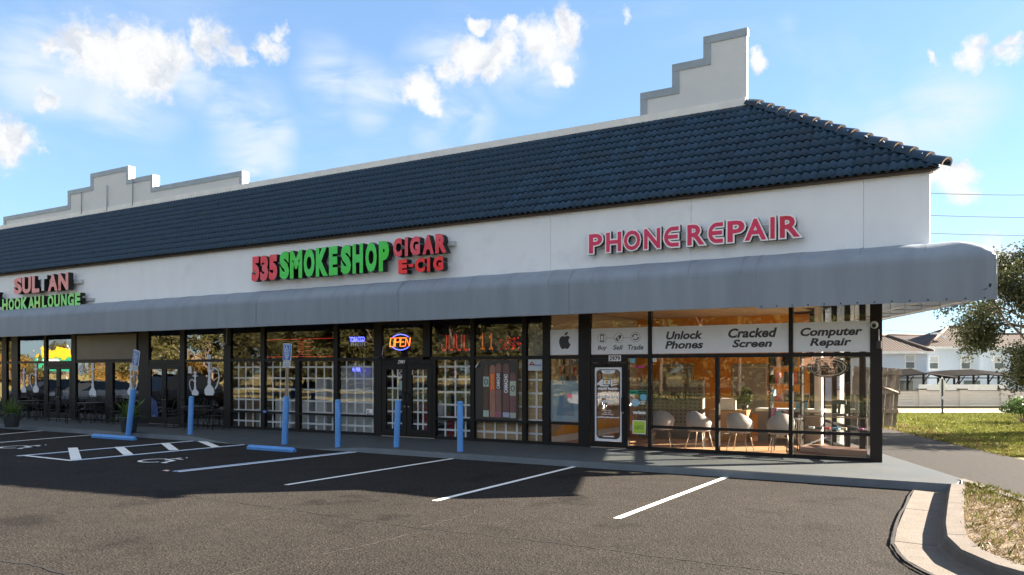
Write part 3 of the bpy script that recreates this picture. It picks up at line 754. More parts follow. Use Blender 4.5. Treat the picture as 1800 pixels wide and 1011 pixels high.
# end cap at the back of the side awning
m = MB(); m.add([m_ for m_ in [(x+SD.x*L_, y+SD.y*L_, z) for x, y, z in last]]+[(last[0][0]+SD.x*L_, last[0][1]+SD.y*L_, 3.3)], [range(npf+1)]); m.build('fabric_panel', mAwn, awn)
x = -31.36
mSeam = M('awning_seam', (.17,.21,.26), .6)
while x < -.9:
    MB().add([(x+s_*.008+.012*((k % 2)-.5)*(k > 3), CY-d-.004, z+.004-.022*0) for k, (d, z) in enumerate(PROF[:9]) for s_ in (-1,1)], [(2*k,2*k+1,2*k+3,2*k+2) for k in range(8)]).build('seam', mSeam, awn); x += 1.12
for x in sx[1:-1]+[xa]:
    MB().add([(x+s_*.007, CY-d-.008, z) for d, z in PROF for s_ in (-1,1)], [(2*k,2*k+1,2*k+3,2*k+2) for k in range(len(PROF)-1)]).build('panel_seam', mSeam, awn)
# grommets on the lower hem
x = xa+.1
while x < -.1:
    fixed(MB().lathe([(.016,0),(.016,.006)], (0,0,0), 6), 'grommet', mIron, awn, (x,YA-.016,3.30)); x += .30
# frame
cA = corner(1.32)
MB().tube([(LEFT,cA.y,3.34),(cA.x,cA.y,3.34),(cA.x+SD.x*L_,cA.y+SD.y*L_,3.34)], .017).build('frame_tube', mTube, awn)
cB = corner(.66)
MB().tube([(LEFT,cB.y,3.36),(cB.x,cB.y,3.36),(cB.x+SD.x*L_,cB.y+SD.y*L_,3.36)], .015).build('frame_tube', mTube, awn)
def rib(ax, ay, nx, ny):
    P = [(ax+nx*((d-.61)*.93-.01), ay+ny*((d-.61)*.93-.01), z-.075) for d, z in PROF[:9]]+[(ax+nx*.67, ay+ny*.67, 3.34),(ax+nx*.05, ay+ny*.05, 3.36)]
    MB().tube(P, .014, n=5).build('frame_rib', mTube, awn)
x = -30.0
while x < fc.x: rib(x, YF, 0, -1); x += 1.12
for i in range(9):
    k = .3+i*1.12; p = corner(.61); rib(p.x+SD.x*k, p.y+SD.y*k, SN.x, SN.y)
p = corner(.61); q_ = corner(1.30); MB().tube([(p.x,p.y,3.36),(q_.x,q_.y,3.34)], .014).build('frame_rib', mTube, awn)
# tear in the awning front
x, z = P2(1740,501,YA-.015); MB().prism_xz([(x-.02,z-.03),(x+.015,z-.04),(x+.03,z+.02),(x-.01,z+.03)], YA-.022, YA-.018).build('tear', mBlack, awn)
x, z = P2(1733,508,YA-.015); MB().prism_xz([(x-.06,z-.015),(x,z-.01),(x+.03,z+.02)], YA-.022, YA-.018).build('tear', mBlack, awn)
# small lamp under the side awning
p = Vector(sidept(3.3,.75)); MB().box(p.x-.09,p.x+.09,p.y-.09,p.y+.09,3.30,3.345).build('soffit_lamp', mWhiteP, awn)
# ------------------------------------------------------------------ lettering
_gl = {}
def glyph(s, off=0, ext=0, shear=0, spacing=1):
    key = (s, off, ext, shear, spacing)
    if key in _gl: return _gl[key]
    cu = bpy.data.curves.new('t', 'FONT'); cu.body = s; cu.size = 1; cu.offset = off; cu.extrude = ext; cu.shear = shear; cu.resolution_u = 3; cu.space_character = spacing; cu.space_line = .85
    o = bpy.data.objects.new('t', cu); COL.objects.link(o); bpy.context.view_layer.update()
    me = bpy.data.meshes.new_from_object(o.evaluated_get(bpy.context.evaluated_depsgraph_get()))
    vs = [tuple(v.co) for v in me.vertices]; fs = [tuple(p.vertices) for p in me.polygons]; nz = [p.normal.z for p in me.polygons]
    bpy.data.objects.remove(o); bpy.data.curves.remove(cu); bpy.data.meshes.remove(me)
    xs = [v[0] for v in vs]; ys = [v[1] for v in vs]
    bb = (min(xs), max(xs), min(ys), max(ys))
    if off and len(s) == 1:
        b0 = glyph(s, 0, ext, shear, spacing)[3]; bb = (b0[0]-off, b0[1]+off, b0[2]-off, b0[3]+off)
    _gl[key] = (vs, fs, nz, bb); return _gl[key]
def put_glyph(mb, g, x0, x1, z0, z1, y, box=None, mi_side=0, mi_face=0, dsc=1):
    """fit a glyph (its bounding box, or box) into x0..x1, z0..z1 on plane y; extrusion keeps metres"""
    vs, fs, nz, bb = g; bb = box or bb
    sx = (x1-x0)/(bb[1]-bb[0]); sz = (z1-z0)/(bb[3]-bb[2])
    b = len(mb.v)
    for v in vs: mb.v.append((x0+(v[0]-bb[0])*sx, y-v[2]*dsc, z0+(v[1]-bb[2])*sz))
    for f, n in zip(fs, nz): mb.f.append([b+i for i in f]); mb.m.append(mi_face if n > .9 else mi_side); mb.sm.append(False)
def text_flat(name, s, x0, x1, z0, z1, y, mat, parent, off=0, shear=0, spacing=1):
    mb = MB(); put_glyph(mb, glyph(s, off, .0, shear, spacing), x0, x1, z0, z1, y)
    return mb.build(name, mat, parent)
def text_px(name, s, px0, px1, pyt, pyb, y, mat, parent, off=0, shear=0, spacing=1):
    """rect given by pixels at its left edge top, and its right edge bottom averaged on the plane"""
    x0 = fx(px0, y); x1 = fx(px1, y); pm = (px0+px1)/2
    return text_flat(name, s, x0, x1, P2(pm,pyb,y)[1], P2(pm,pyt,y)[1], y, mat, parent, off, shear, spacing)

def letter_sign(root, items, y, depth, mats, off=.03, standoff=.10, side=None):
    """items: (char, px0, px1, z0, z1, mats index)"""
    for ch, a, b, z0, z1, mi in items:
        mb = MB(); put_glyph(mb, glyph(ch, off, depth/2), fx(a,y), fx(b,y), z0, z1, y+depth/2, None, 0, 1)
        mb.build('letter', [mBlack, mats[mi]], root)
        # standoff box behind the letter
def zline(pxa, pya, pxb, pyb, y): return (P2(pxa,pya,y)[1]+P2(pxb,pyb,y)[1])/2

# --- PHONE REPAIR
YS = YF-.20
sg = thing('phone_repair_sign', 'crimson channel letters with white outlines reading PHONE REPAIR on the white fascia', 'sign', (fx(1220,YS), YS, 4.9))
zb = zline(1034,449,1408,417.5,YS); zt = zline(1034,410,1408,374.5,YS)
def round_E(o, H=.7, w=.56, t=.135, r=.33):
    P = [(w+o, H+o), (r, H+o)]+arc(r, H/2, r+o, H/2+o, 90, 270, 14)[1:]+[(w+o, -o), (w+o, t+o)]
    ir, iz = r-t-o, H/2-t-o
    P += [(r, t+o)]+arc(r, H/2, ir, iz, 270, 180+math.degrees(math.asin(min(.99,(t/2+o)/iz))), 6)[1:]
    P += [(w*.94+o, H/2-t/2-o), (w*.94+o, H/2+t/2+o)]
    P += arc(r, H/2, ir, iz, 180-math.degrees(math.asin(min(.99,(t/2+o)/iz))), 90, 6)+[(w+o, H-t-o)]
    return P
DP = .11
for ch, a, b in (('P',135,250),('H',260,386),('O',388,521),('N',533,665),('E',675,800),('R',842,981),('E',993,1118),('P',1128,1276),('A',1257,1427),('I',1438,1491),('R',1505,1668)):
    x0, x1 = fx(1000+a/4.09, YS), fx(1000+b/4.09, YS); outer, inner = MB(), MB()
    if ch == 'E':
        bb = (-.055, .615, -.055, .755); sx_ = (x1-x0)/(bb[1]-bb[0]); sz_ = (zt-zb)/(bb[3]-bb[2])
        f = lambda P: [(x0+(u-bb[0])*sx_, zb+(v-bb[2])*sz_) for u, v in P]
        outer.prism_xz(f(round_E(.055)), YS, YS+DP); outer.m[0] = 1; inner.prism_xz(f(round_E(.0)), YS-.006, YS-.001)
    else:
        g1 = glyph(ch, .078, DP/2); put_glyph(outer, g1, x0, x1, zb, zt, YS+DP/2, None, 0, 1)
        put_glyph(inner, glyph(ch, .026, .003), x0, x1, zb, zt, YS-.004, g1[3])
    o = outer.build('letter', [mBlack, mWhite], sg); inner.build('letter_face', mCrim, o)
MB().box(fx(1045,YS), fx(1400,YS), YF-.085, YF-.002, (zb+zt)/2-.09, (zb+zt)/2+.09).build('raceway', mFlash, sg)
# --- 535 SMOKE SHOP CIGAR E-CIG
YS = YF-.32; s45 = lambda v: 420+v/4.5
sg = thing('smoke_shop_sign', 'red and green channel letters advertising a smoke shop, cigars and e-cigs on the fascia', 'sign', (fx(610,YS), YS, 4.9))
z0a = zline(s45(130),390+475/4.5,s45(1145),390+388/4.5,YS); z1a = zline(s45(130),390+262/4.5,s45(1145),390+147/4.5,YS)
it = [(c, s45(a), s45(b), z0a, z1a-(.06 if c in '35' else 0), i) for c, a, b, i in
      (('5',100,160,0),('3',168,230,0),('5',236,303,0),('S',322,396,1),('M',403,500,1),('O',512,598,1),('K',608,692,1),('E',712,780,1),('S',806,886,1),('H',898,981,1),('O',1000,1090,1),('P',1106,1187,1))]
zc0 = zline(s45(1250),390+280/4.5,s45(1590),390+246/4.5,YS); zc1 = zline(s45(1250),390+128/4.5,s45(1590),390+95/4.5,YS)
it += [(c, s45(a), s45(b), zc0, zc1, 0) for c, a, b in (('C',1220,1288),('I',1312,1336),('G',1353,1432),('A',1455,1537),('R',1553,1636))]
ze0 = zline(s45(1290),390+412/4.5,s45(1580),390+385/4.5,YS); ze1 = zline(s45(1290),390+300/4.5,s45(1580),390+270/4.5,YS)
it += [(c, s45(a), s45(b), ze0, ze1, 2) for c, a, b in (('E',1260,1330),('C',1391,1470),('I',1487,1511),('G',1536,1616))]
it += [('-', s45(1342), s45(1380), (ze0+ze1)/2-.03, (ze0+ze1)/2+.05, 2)]
letter_sign(sg, it, YS, .2, [mRed, mGreen, mRedB], off=.066)
MB().box(fx(450,YS), fx(680,YS), YF-.10, YF-.002, (z0a+z1a)/2-.08, (z0a+z1a)/2+.08).build('raceway', mFlash, sg)
MB().box(fx(690,YS), fx(790,YS), YF-.10, YF-.002, (zc0+zc1)/2-.05, (zc0+zc1)/2+.07).build('raceway', mFlash, sg)
MB().box(fx(700,YS), fx(778,YS), YF-.10, YF-.002, (ze0+ze1)/2-.05, (ze0+ze1)/2+.05).build('raceway', mFlash, sg)
# --- SULTAN HOOKAH LOUNGE
s78 = lambda v: v/7.775
sg = thing('hookah_lounge_sign', 'faded pink and green channel letters at the left end of the fascia', 'sign', (fx(75,YS), YS, 4.9))
za0 = zline(s78(240),470+368/7.775,s78(860),470+312/7.775,YS); za1 = zline(s78(240),470+142/7.775,s78(860),470+74/7.775,YS)
it = [(c, s78(a), s78(b), za0, za1, i) for c, a, b, i in (('S',188,297,0),('U',302,422,0),('L',435,536,0),('A',658,782,0),('N',796,932,0))]
it += [('T', s78(525), s78(645), za0+.04, za1-.02, 2)]
zh0 = zline(s78(60),470+597/7.775,s78(1060),470+530/7.775,YS); zh1 = zline(s78(60),470+430/7.775,s78(1060),470+348/7.775,YS)
it += [(c, s78(a), s78(b), zh0, zh1, 1) for c, a, b in (('H',30,104),('O',118,190),('O',200,278),('K',287,366),('A',386,468),('H',470,547),('L',573,638),('O',650,730),('U',740,818),('N',835,912),('G',925,1010),('E',1022,1097))]
letter_sign(sg, it, YS, .2, [mPink, mLime, mFlash], off=.05)
MB().box(fx(15,YS), fx(132,YS), YF-.10, YF-.002, (za0+za1)/2-.08, (za0+za1)/2+.06).build('raceway', mFlash, sg)
MB().box(fx(5,YS), fx(152,YS), YF-.10, YF-.002, (zh0+zh1)/2-.05, (zh0+zh1)/2+.05).build('raceway', mFlash, sg)
# dark emblem cut by the left frame
x, z = P2(-8,528,YS); hk = MB(); hk.prism_xz([(x-.25,z-.25),(x+.27,z-.25),(x+.27,z+.1),(x+.12,z+.14),(x+.2,z+.32),(x-.05,z+.34),(x-.1,z+.12),(x-.25,z+.05)], YS, YS+.2)
tag(hk.build('emblem', mBlack), 'black cut-out emblem left of the green letters at the frame edge', 'sign')

# ------------------------------------------------------------------ window banners of the phone shop (behind the glass)
YB = CY-.008
def banner(px0, px1, label, name='window_banner', z0=2.40, z1=3.03, mat=None, y=YB):
    r = thing(name, label, 'sign', (fx((px0+px1)/2,y), y, z0))
    MB().box(fx(px0,y)+.004, fx(px1,y)-.004, y, y+.012, z0, z1).build('film', mat or mBanner, r); return r
b = banner(1394, 1530, 'white window banner reading Computer Repair in slanted grey letters')
text_px('lettering','Computer',1407,1516,575,594.5,YB-.003,mInk,b,.034,.22); text_px('lettering','Repair',1423.5,1497,594,612,YB-.003,mInk,b,.034,.22)
b = banner(1146, 1387, 'wide white window banner reading Unlock Phones and Cracked Screen')
text_px('lettering','Unlock',1171,1235,582,596.5,YB-.003,mInk,b,.034,.22); text_px('lettering','Phones',1169,1236,599,613,YB-.003,mInk,b,.034,.22)
text_px('lettering','Cracked',1280,1366,576.5,593.5,YB-.003,mInk,b,.034,.22); text_px('lettering','Screen',1287,1357,596.5,610.5,YB-.003,mInk,b,.034,.22)
b = banner(1039, 1140, 'white window banner reading Buy Sell Trade under three round icons')
text_px('lettering','Buy',1050.5,1067,607.5,617,YB-.003,mInk,b,.02,.22); text_px('lettering','Sell',1077.5,1095,606.5,615,YB-.003,mInk,b,.02,.22); text_px('lettering','Trade',1103.5,1131,606,615,YB-.003,mInk,b,.02,.22)
def disc_ring(cx, cz, r, w, y, mat, root, name='ring'):
    MB().ribbon(arc(cx, cz, r, r, 0, 360, 28)[:-1], w, y-.004, y-.001, closed=True).build(name, mat, root)
mThin = M('gold_line', (.30,.24,.17), .6)
icx = []
for px, py in ((1058.5,594.5),(1087.5,594),(1117,592.5)):
    x, z = P2(px, py, YB); icx.append((x, z)); disc_ring(x, z, .118, .008, YB, mThin, b)
for i in (0,1): MB().box(icx[i][0]+.125, icx[i+1][0]-.125, YB-.003, YB-.001, icx[i][1]-.006, icx[i][1]+.003).build('line', mThin, b)
x, z = icx[0]; MB().ribbon([(x-.043,z-.08),(x+.043,z-.08),(x+.043,z+.08),(x-.043,z+.08)], .016, YB-.004, YB-.001, closed=True).box(x-.05,x+.05,YB-.005,YB-.001,z-.09,z-.06).box(x-.05,x+.05,YB-.005,YB-.001,z+.06,z+.09).build('icon', mInk, b)
x, z = icx[1]; MB().prism_xz([(x-.09,z-.03),(x-.02,z-.09),(x+.06,z+.0),(x+.065,z+.06),(x+.01,z+.065)][::1], YB-.004, YB-.001).ribbon([(x+.045,z+.045),(x+.08,z+.08),(x+.07,z+.1)], .01, YB-.004, YB-.001).build('icon', mInk, b)
text_flat('lettering','$',x-.04,x+.02,z-.055,z+.03,YB-.006,mBanner,b,.02)
x, z = icx[2]; MB().ribbon(arc(x,z,.068,.068,30,165,10), .022, YB-.004, YB-.001).ribbon(arc(x,z,.068,.068,210,345,10), .022, YB-.004, YB-.001).prism_xz([(x-.09,z+.0),(x-.04,z+.01),(x-.075,z+.05)], YB-.004, YB-.001).prism_xz([(x+.09,z-.0),(x+.04,z-.01),(x+.075,z-.05)], YB-.004, YB-.001).build('icon', mInk, b)
b = banner(967, 1018, 'white window banner with a dark grey bitten apple logo')
x, z = P2(993, 601, YB)
def apple(x, z, s):
    R = [(0,.30),(.07,.33),(.16,.345),(.25,.31),(.31,.25),(.25,.19),(.215,.10),(.23,0),(.29,-.08),(.34,-.11),(.29,-.23),(.21,-.34),(.13,-.37),(.05,-.345),(0,-.335)]
    Lh = [(-.05,-.345),(-.13,-.375),(-.22,-.33),(-.31,-.17),(-.35,0),(-.34,.14),(-.27,.27),(-.17,.335),(-.08,.325)]
    return [(x+u*s, z+v*s) for u, v in R+Lh]
MB().prism_xz(apple(x, z-.01, .46)[::-1], YB-.004, YB-.001).prism_xz([(x-.005,z+.155),(x+.035,z+.165),(x+.075,z+.205),(x+.08,z+.25),(x+.035,z+.235),(x,z+.2)], YB-.004, YB-.001).build('logo', mInk, b)
# plain pale blue poster (its cartoon is left out) and golden panel under it
po = thing('window_poster', 'plain pale blue poster in the narrow window left of the phone shop door', 'poster', (fx(993,CY), CY+.02, .75))
mPale = M('pale_blue_print', (.34,.46,.54), .5, var=.03); mPale2 = M('grey_blue_print', (.16,.23,.30), .5)
z0, z1 = .735, P2(993,669,CY)[1]; MB().box(fx(967.5,CY), fx(1017.5,CY), CY+.02, CY+.028, z0, z1).build('sheet', mPale, po)
x0, x1 = fx(974,CY), fx(1012,CY)
MB().prism_xz([(x0+.05,z0+.15),(x1-.05,z0+.15),(x1-.12,z0+.75),(x0+.16,z0+.75)], CY+.014, CY+.018).build('print', mPale2, po)

# ------------------------------------------------------------------ stickers and notices
def sticker(name, label, px0, px1, py0, py1, mat, y=None, cat='sticker', group=None, txt=None, tmat=None, off=.01, frac=(.1,.9,.25,.75), shear=0):
    y = YB if y is None else y; pm = (px0+px1)/2
    x0, x1 = fx(px0,y), fx(px1,y); z1, z0 = P2(pm,py0,y)[1], P2(pm,py1,y)[1]
    r = thing(name, label, cat, ((x0+x1)/2, y, z0), group=group)
    if mat: MB().box(x0, x1, y-.003, y+.002, z0, z1).build('backing', mat, r)
    if txt: text_flat('lettering', txt, x0+(x1-x0)*frac[0], x0+(x1-x0)*frac[1], z0+(z1-z0)*frac[2], z0+(z1-z0)*frac[3], y-.006, tmat or mInk, r, off, shear)
    return r, x0, x1, z0, z1
sticker('number_plate', 'white plate reading 2979 above the phone shop door', 1070, 1091.5, 625, 635, mWhite, CY-.05, 'sign', txt='2979', tmat=mBlack, off=.03, frac=(.06,.94,.12,.88))
sticker('number_plate', 'white slanted digits reading 2981 above the smoke shop double door', 699, 712.5, 633, 639.5, None, CY-.05, 'sign', txt='2981', tmat=mWhite, off=.03, frac=(0,1,0,1), shear=.3)
sticker('number_plate', 'small dark digits reading 2983 on the glass above the lounge door', 281, 290, 627, 632, None, CY-.004, 'sign', txt='2983', tmat=mInk, off=.03, frac=(0,1,0,1))
mLimeS = M('lime_print', (.42,.62,.05), .5); mSky = M('sky_blue_print', (.16,.48,.66), .5); mMag = M('magenta_print', (.55,.03,.22), .5); mTeal = M('teal_print', (.02,.38,.22), .5)
r, x0, x1, z0, z1 = sticker('sticker', 'lime green square sticker reading h2o in the sidelight', 1112, 1135, 739, 763, mWhite)
MB().box(x0+.018, x1-.018, YB-.006, YB-.0032, z0+.018, z1-.018).build('print', mLimeS, r); text_flat('lettering','h2O',x0+.06,x1-.06,z0+.12,z1-.12,YB-.009,mInk,r,0)
sticker('sticker', 'white wordmark sticker between the blue globe and the lime square in the sidelight', 1112, 1135, 722, 728, None, txt='verizon', tmat=mWhite, off=.05, frac=(0,1,0,1))
r, x0, x1, z0, z1 = sticker('sticker', 'striped blue globe sticker with white lettering in the sidelight', 1110, 1135, 702, 714, None, txt='AT&T', tmat=mWhite, off=.03, frac=(.5,1,.25,.75))
cxx, czz = x0+.1, (z0+z1)/2
MB().prism_xz(arc(cxx,czz,.095,.095,0,360,20)[:-1], YB-.004, YB).build('globe', mSky, r)
for k in (-.05,-.015,.02,.055): MB().ribbon([(cxx-.08,czz+k),(cxx,czz+k+.02),(cxx+.075,czz+k)], .01, YB-.007, YB-.0045).build('stripe', mWhite, r)
r, x0, x1, z0, z1 = sticker('sticker', 'round pale blue sticker under the green strip in the sidelight', 1125, 1137, 693, 704, None)
MB().prism_xz(arc((x0+x1)/2,(z0+z1)/2,.085,.085,0,360,18)[:-1], YB-.004, YB).build('disc', mSky, r)
r, x0, x1, z0, z1 = sticker('sticker', 'green and black strip sticker in the middle of the sidelight', 1107, 1137, 686, 693.5, mTeal)
MB().box((x0+x1)/2, x1-.01, YB-.0055, YB-.0032, z0+.01, z1-.01).build('print', mBlack, r); text_flat('lettering','SIMPLE',x0+.02,(x0+x1)/2-.01,z0+.03,z1-.03,YB-.008,mBlack,r,.02); text_flat('lettering','mobile',(x0+x1)/2+.02,x1-.03,z0+.03,z1-.03,YB-.008,mTeal,r,.0)
sticker('sticker', 'magenta lettering at the top of the sidelight by the phone shop door', 1111, 1134, 642, 647, None, txt='T-Mobile', tmat=mMag, off=.03, frac=(0,1,0,1))
sticker('sticker', 'small square light blue sticker in the top corner of the sidelight', 1108, 1116, 629, 638, mSky)
sticker('sticker', 'small white and blue sticker in the top left corner of the big phone shop window', 1147.5, 1154, 629, 636, mWhite, txt='adt', tmat=mSignBlue, frac=(.2,.8,.3,.7))
# diamond line OPEN in the sidelight
nd = thing('open_line_sign', 'unlit thin line sign reading OPEN inside a diamond in the sidelight', 'sign', (fx(1122,CY), CY+.06, 1.6))
x, z = P2(1122, 668, CY+.06); mLn = M('pale_neon_tube', (.62,.58,.50), .4)
for s in (1, .72):
    for sg_ in (1, -1): MB().ribbon([(x-.17*s,z+sg_*.10*s),(x,z+sg_*.30*s),(x+.17*s,z+sg_*.10*s)], .008, CY+.055, CY+.065).build('tube', mLn, nd)
xx = x-.22
for ch, w_ in (('O',.11),('P',.09),('E',.09),('N',.10)):
    if ch == 'O': MB().ribbon(arc(xx+.05,z,.055,.07,0,360,16)[:-1], .009, CY+.055, CY+.065, closed=True).build('tube', mLn, nd)
    elif ch == 'P': MB().ribbon([(xx+.02,z-.09),(xx+.02,z+.07),(xx+.075,z+.06),(xx+.08,z+.01),(xx+.02,z)], .009, CY+.055, CY+.065).build('tube', mLn, nd)
    elif ch == 'E': MB().ribbon([(xx+.08,z+.07),(xx+.02,z+.05),(xx+.015,z-.05),(xx+.08,z-.07)], .009, CY+.055, CY+.065).ribbon([(xx+.02,z),(xx+.07,z)], .009, CY+.055, CY+.065).build('tube', mLn, nd)
    else: MB().ribbon([(xx+.01,z-.07),(xx+.01,z+.07),(xx+.08,z-.07),(xx+.08,z+.07)], .009, CY+.055, CY+.065).build('tube', mLn, nd)
    xx += w_+.01
# phone-outline film on the phone shop door
YD = CY-.024
film = thing('door_film', 'white phone shaped film with shop name and phone number on the glass door', 'sticker', ((dx0+dx1)/2, YD, .4))
x0, x1, z0, z1 = dx0+.09, dx1-.09, WZ+.16, 2.085
def rrect(x0, x1, z0, z1, r, n=5):
    P = []
    for cx, cz, a in ((x1-r,z1-r,0),(x0+r,z1-r,90),(x0+r,z0+r,180),(x1-r,z0+r,270)): P += arc(cx, cz, r, r, a, a+90, n)
    return P
inn = rrect(x0+.055, x1-.055, z0+.07, z1-.06, .10)
# white surround as ring between square and rounded rect
sq = []
for (px_, pz_) in inn:
    cx_, cz_ = (x0+x1)/2, (z0+z1)/2; u = (px_-cx_)/((x1-x0)/2-.055); v = (pz_-cz_)/((z1-z0)/2-.065); k = max(abs(u), abs(v)); sq.append((cx_+u/k*(x1-x0)/2, cz_+v/k*(z1-z0)/2))
m = MB(); n_ = len(inn)
m.add([(a,YD,c) for a, c in inn]+[(a,YD,c) for a, c in sq], [(i,(i+1)%n_,n_+(i+1)%n_,n_+i) for i in range(n_)]); m.build('surround', mBanner, film)
MB().ribbon(inn, .022, YD-.004, YD-.001, closed=True).build('outline', mInk, film)
cx_ = (x0+x1)/2
MB().prism_xz([(cx_-.19,z1-.07),(cx_-.16,z1-.13),(cx_-.13,z1-.15),(cx_+.13,z1-.15),(cx_+.16,z1-.13),(cx_+.19,z1-.07)], YD-.007, YD-.0045).build('notch', mBanner, film)
MB().box(cx_-.06, cx_+.06, YD-.011, YD-.008, z1-.115, z1-.10).build('speaker_slot', mInk, film)
MB().box(cx_-.15, cx_+.15, YD-.004, YD-.001, z0+.105, z0+.13).build('home_bar', mBanner, film)
def dz_(py): return P2(1070, py, CY)[1]
def dtxt(s, a, b, t, btm, off=.02, mat=None): text_flat('lettering', s, fx(a,CY), fx(b,CY), dz_(btm), dz_(t), YD-.004, mat or mWhite, film, off)
dtxt('Rapid Repair', 1052, 1088, 680.5, 686.5, .06); dtxt('321-900-9610', 1048, 1089, 695.5, 700.5, .045)
dtxt('Monday - Friday', 1058, 1076, 720.5, 723, .03); dtxt('10am - 7pm', 1062, 1075, 724, 726, .03); dtxt('Sunday Closed', 1059, 1078, 727, 729.5, .03); dtxt('RapidPhoneRepairs.com', 1048.5, 1089.5, 732, 735.5, .05)
for i, px in enumerate((1058,1062.5,1067,1071.5,1076)):
    x, z = P2(px, 705.5, CY); MB().prism_xz(arc(x,z,.032,.032,0,360,10)[:-1], YD-.004, YD-.001).build('round_icon', mWhite, film)
# little van with a phone on it
x, z = P2(1064, 674, CY); m = MB()
m.prism_xz([(x-.26,z-.07),(x+.2,z-.07),(x+.2,z+.1),(x-.05,z+.1),(x-.1,z+.09),(x-.17,z+.02),(x-.26,z-.01)][::1], YD-.004, YD-.001); m.build('van_icon', mWhite, film)
MB().ribbon([(x-.04,z-.03),(x+.15,z-.03),(x+.15,z+.09),(x-.04,z+.09)], .02, YD-.008, YD-.005, closed=True).build('phone_icon', mInk, film)
MB().prism_xz(arc(x+.055,z+.03,.035,.035,0,360,12)[:-1], YD-.008, YD-.005).build('coin_icon', mGold, film)
for dx in (-.16,.13): MB().prism_xz(arc(x+dx,z-.07,.035,.035,0,360,12)[:-1], YD-.008, YD-.005).build('wheel_icon', mInk, film)
for dz in (.08,.03,-.02): MB().box(x+.22, x+.32, YD-.004, YD-.001, z+dz-.012, z+dz+.012).build('speed_line', mWhite, film)

# cigar poster
cg = thing('cigar_poster', 'dark poster of five upright banded cigars, its upper left corner curling', 'poster', (fx(876,CY), CY-.01, .8))
YC = CY-.0
x0, x1 = fx(836,YC), fx(911,YC); z0, z1 = .70, 2.28
MB().prism_xz([(x0,z0),(x1,z0),(x1,z1),(x0+.16,z1),(x0,z1-.16)], YC-.012, YC-.004).build('sheet', M('poster_ground', (.042,.036,.034), .45, var=.1), cg)
MB().add([(x0,YC-.013,z1-.16),(x0+.16,YC-.013,z1),(x0+.11,YC-.06,z1-.12)], [(0,2,1)]).add([(x0+.16,YC-.013,z1),(x0+.11,YC-.06,z1-.12),(x0+.04,YC-.05,z1-.2),(x0,YC-.013,z1-.16)], [(0,1,2,3)]).build('curled_corner', mWhite, cg)
cx5 = [(109,158,215,708,'t',0),(168,218,218,708,'r',1),(222,274,204,712,'r',2),(292,348,205,712,'r',3),(357,410,290,718,'r',4)]
cols = [(.11,.062,.036),(.36,.17,.12),(.24,.12,.10),(.17,.08,.07),(.19,.09,.085)]
s53 = lambda v: 830+v/5.32
for a, b_, t, bt, kind, i in cx5:
    mC = M('cigar_print', cols[i], .55, var=.25, vs=3, streak=(7,1,1)); xa_, xb_ = fx(s53(a),YC), fx(s53(b_),YC); zt_ = P2(s53((a+b_)/2),600+t/5.32,YC)[1]; zb_ = P2(s53((a+b_)/2),600+bt/5.32,YC)[1]; w = xb_-xa_; xm = (xa_+xb_)/2
    P = [(xa_,zb_),(xb_,zb_)]
    if kind == 't': P += [(xb_,zt_+(-.42)),(xm+.03,zt_),(xm-.03,zt_),(xa_,zt_-.42)]
    else: P += [(xb_,zt_-.08),(xb_-.03,zt_-.02),(xm,zt_),(xa_+.03,zt_-.02),(xa_,zt_-.08)]
    MB().prism_xz(P, YC-.016, YC-.0125).build('cigar', mC, cg)
    bands = {0:((330,425,(.36,.5,.44)),(645,705,(.4,.5,.42))),1:((300,455,(.68,.10,.025)),),2:((290,450,(.06,.045,.045)),(660,712,(.32,.12,.16))),3:((300,490,(.13,.09,.10)),(665,710,(.36,.42,.55))),4:((372,510,(.45,.5,.40)),(668,718,(.36,.38,.34)))}[i]
    for t2, b2, c in bands:
        zt2 = P2(s53((a+b_)/2),600+t2/5.32,YC)[1]; zb2 = P2(s53((a+b_)/2),600+b2/5.32,YC)[1]
        MB().box(xa_-.005, xb_+.005, YC-.021, YC-.017, zb2, zt2).build('band', M('band_print', c, .5), cg)
    if i in (1,2,3):
        t2, b2 = bands[0][:2]; zt2 = P2(s53((a+b_)/2),600+t2/5.32,YC)[1]; zb2 = P2(s53((a+b_)/2),600+b2/5.32,YC)[1]
        vs, fs, nz, bb = glyph('CAMACHO', .03, 0); hh = zt2-zb2-.04; sx_ = hh/(bb[1]-bb[0]); sz_ = w*.62/(bb[3]-bb[2]); m = MB()
        m.add([(xm+w*.31-(v[1]-bb[2])*sz_, YC-.024, zb2+.02+(v[0]-bb[0])*sx_) for v in vs], fs); m.build('lettering', mWhite if i > 1 else M('gold_print', (.8,.45,.15), .5), cg)
    elif i in (0,4):
        t2, b2 = bands[0][:2]; zm_ = P2(s53((a+b_)/2),600+(t2+b2)/2/5.32,YC)[1]
        MB().ribbon(arc(xm, zm_, w*.3, w*.42, 0, 360, 12)[:-1], .02, YC-.025, YC-.0215, closed=True).build('crest', mInk, cg)
# small signs in the smoke shop
r, x0, x1, z0, z1 = sticker('notice', 'white window notice with a red letter A logo right of the cigar poster', 928.5, 953, 632, 651.5, M('notice_white',(.55,.62,.66),.5), cat='notice', txt='Altmeds', tmat=mSignBlue, frac=(.46,.95,.4,.62))
MB().ribbon([(x0+.04,z0+.13),(x0+.11,z1-.06),(x0+.18,z0+.13)], .035, YB-.007, YB-.0035).ribbon([(x0+.07,z0+.15),(x0+.15,z0+.15)], .03, YB-.009, YB-.0075).build('logo', M('notice_red', (.35,.02,.02), .5), r)
sticker('notice', 'small black and white notice low in the wide smoke shop window', 644, 656, 719, 733, mWhite, cat='notice', txt='NO\nMINORS', tmat=mInk, off=.03, frac=(.12,.88,.15,.85))
sticker('sticker', 'small blue sticker on the mullion behind the left sign post', 462.5, 468, 721, 726, mSignBlue, CY-.05, txt='SHOP', tmat=mWhite, frac=(.1,.9,.3,.7))
